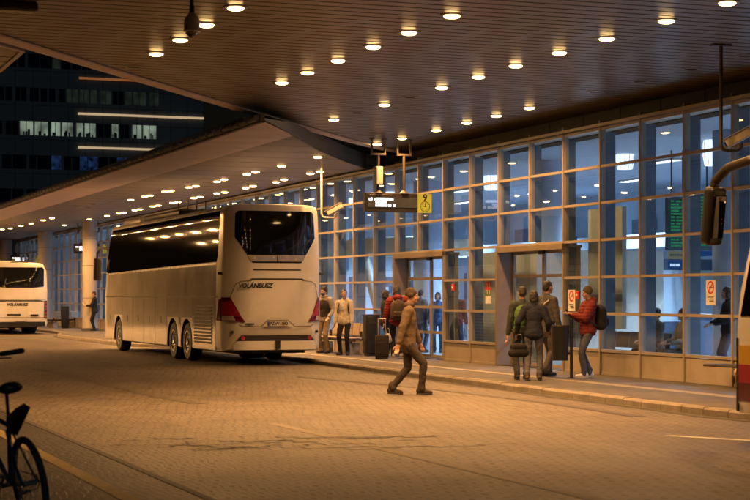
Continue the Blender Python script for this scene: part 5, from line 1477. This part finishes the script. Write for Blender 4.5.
# heading: 33 degrees left of the camera axis
cam_yaw = -math.asin(ST)
bk = empty('bicycle', (c.x, c.y, 0), cam_yaw+R(31)); bk.rotation_euler = (0, R(-8), cam_yaw+R(31)); tag(bk, 'dark bicycle with mudguard parked at the lower left corner', 'bicycle')
rw, WB = .34, 1.06
def bwheel(y, nm='wheel'):
    w = MB()
    prof = [(rw-.022+.022*math.cos(a), .022*math.sin(a)) for a in [2*math.pi*k/10 for k in range(10)]]
    w.lathe([(rw-.026+.026*math.cos(a), .026*math.sin(a)) for a in [2*math.pi*k/10 for k in range(10)]], 48, 'X', closed=True); o = w.build('wheel', M['rubber'], bk, 40); o.location = (0, y, rw)
    MB().lathe([(rw-.045, -.013), (rw-.04, -.014), (rw-.04, .014), (rw-.045, .013), (rw-.055, 0)], 48, 'X', closed=True).build('rim', M['steel'], o, 40)
    sp = MB()
    for k in range(28):
        a = 2*math.pi*k/28; b = a+(.35 if k % 2 else -.35); s = .028 if k % 4 < 2 else -.028
        sp.cyl((s, .022*math.cos(b), .022*math.sin(b)), (0, (rw-.05)*math.cos(a), (rw-.05)*math.sin(a)), .0016, n=5)
    sp.cyl((-.05, 0, 0), (.05, 0, 0), .02, n=12); sp.build('spokes', M['steel'], o)
bwheel(0); bwheel(WB)
SEAT = Vector((0, .22, .93)); BB = Vector((0, .43, .29)); HT = Vector((0, .86, .86)); HB = Vector((0, .905, .70))
f = MB().cap(BB, (0, .27, .80), .018).cap((0, .30, .74), HT+Vector((0, .01, -.04)), .018).cap(BB, HB, .021).cap(HT, HB, .023)
for s in (-1, 1): f.cap(BB+Vector((s*.03, -.03, 0)), (s*.06, 0, rw), .010).cap((s*.02, .31, .70), (s*.06, 0, rw), .009)
for s in (-1, 1): f.tube([HB+Vector((s*.045, .01, -.02)), (s*.052, WB-.1, .50), (s*.055, WB, rw)], .012)
f.cap(HB+Vector((-.045, .01, -.02)), HB+Vector((.045, .01, -.02)), .016)
f.build('frame', M['bike_frame'], bk, 60)
MB().cap((0, .28, .78), (0, .235, 1.0), .0135).build('seatpost', M['black'], bk, 60)
fused(MB().ell((0, .14, 1.025), (.095, .09, .045)).ell((0, .2, 1.025), (.065, .1, .036)).cap((0, .2, 1.025), (0, .38, 1.02), .034, .022), 'saddle', M['black'], bk, .01, 3)
hb = MB().cap(HT+Vector((0, 0, .0)), HT+Vector((0, -.02, .27)), .014).cap(HT+Vector((0, -.02, .27)), HT+Vector((0, .05, .31)), .014)
HC = HT+Vector((0, .05, .31))
for s in (-1, 1): hb.tube([HC, HC+Vector((s*.12, 0, .01)), HC+Vector((s*.2, -.01, .045)), HC+Vector((s*.31, -.06, .05))], .012)
hbo = hb.build('handlebar', M['black'], bk, 60)
for s in (-1, 1):
    MB().cap(HC+Vector((s*.22, -.02, .046)), HC+Vector((s*.36, -.08, .05)), .021).build('grip', M['rubber'], hbo, 60)
    MB().tube([HC+Vector((s*.19, .02, .03)), HC+Vector((s*.22, .05, .01)), HC+Vector((s*.30, .03, .0))], .006).build('brake_lever', M['black'], hbo, 60)
# clip-on mudguard rising behind the seatpost
mb = MB(); bm = mb.bm; G = []
for k in range(9):
    f_ = k/8; y = .24-.34*f_; z = .66+.24*f_+.03*math.sin(f_*3.1); w = (.035+.035*math.sin(f_*2.6)) if f_ < .95 else .02
    G.append([bm.verts.new((w*math.cos(a), y, z+.022*math.sin(a))) for a in [math.pi*j/6 for j in range(7)]])
for A, B in zip(G, G[1:]):
    for j in range(6): bm.faces.new((A[j], A[j+1], B[j+1], B[j]))
mg = mb.build('mudguard', M['black'], bk, 60); sol = mg.modifiers.new('s', 'SOLIDIFY'); sol.thickness = .004
cr = MB().lathe([(.095, -.003), (.1, -.003), (.1, .003), (.095, .003)], 36, 'X', (.06, .43, .29), True).cyl((-.07, .43, .29), (.075, .43, .29), .018)
for k in range(5):
    a = 2*math.pi*k/5; cr.cap((.06, .43, .29), (.06, .43+.095*math.cos(a), .29+.095*math.sin(a)), .007)
for s, a in ((1, -.6), (-1, -.6+math.pi)):
    e = Vector((s*.085, .43+.17*math.cos(a), .29+.17*math.sin(a))); cr.cap((s*.075, .43, .29), e, .011)
    cr.rbox(min(e.x, e.x+s*.1), max(e.x, e.x+s*.1), e.y-.045, e.y+.045, e.z-.012, e.z+.012, .005)
cr.build('crankset', M['steel'], bk, 50)
MB().tube([(.06, .43, .385), (.06, 0, .385), (.06, -.04, .34), (.06, 0, .295), (.06, .43, .192)], .005, 6).build('chain', M['black'], bk, 60)
MB().cap((-.06, .0, .3), (-.16, .16, .02), .009).build('kickstand', M['steel'], bk, 60)
MB().rbox(-.025, .025, .18, .20, .80, .84, .006).build('rear_reflector', M['red_lamp'], bk)

# ================================================================== LIGHT, CAMERA
w = bpy.data.worlds.new('World'); sc.world = w; w.use_nodes = True; nt = w.node_tree
bg = nt.nodes.get('Background') or nt.nodes.new('ShaderNodeBackground')
sky = nt.nodes.new('ShaderNodeTexSky'); sky.sky_type = 'NISHITA'; sky.sun_disc = False; sky.sun_elevation = R(-4.5); sky.sun_rotation = R(20)
nt.links.new(sky.outputs[0], bg.inputs[0]); bg.inputs[1].default_value = .025
sd = bpy.data.lights.new('added_city_fill', 'SUN'); sd.energy = .13; sd.angle = R(.5); sd.color = (.65, .9, 1)  # added cool fill in place of city light on the office tower
so = bpy.data.objects.new('added_city_fill', sd); C.objects.link(so); so.rotation_euler = (R(62), 0, R(-12))
cd = bpy.data.cameras.new('camera'); cam = bpy.data.objects.new('camera', cd); C.objects.link(cam)
cam.location = (0, 0, CAMZ); cam.rotation_euler = (R(90), 0, cam_yaw)
cd.sensor_width = 36; cd.lens = 36*1700/750; cd.shift_y = 47/750; cd.clip_end = 1500; cd.clip_start = .1
cd.dof.use_dof = True; cd.dof.focus_distance = 38; cd.dof.aperture_fstop = 4.0
sc.camera = cam
sc.view_settings.view_transform = 'Standard'; sc.view_settings.look = 'None'; sc.view_settings.exposure = 0; sc.view_settings.gamma = 1; sc.view_settings.use_curve_mapping = False
sc.render.engine = 'CYCLES'
cy = sc.cycles
cy.max_bounces = 8; cy.diffuse_bounces = 3; cy.glossy_bounces = 4; cy.transparent_max_bounces = 24; cy.transmission_bounces = 4
cy.sample_clamp_indirect = 4; cy.caustics_reflective = False; cy.caustics_refractive = False
cy.use_denoising = True
try: cy.denoiser = 'OPENIMAGEDENOISE'
except Exception: pass
cy.use_adaptive_sampling = True; cy.adaptive_threshold = .015

bpy.data.scenes.remove(WORK)
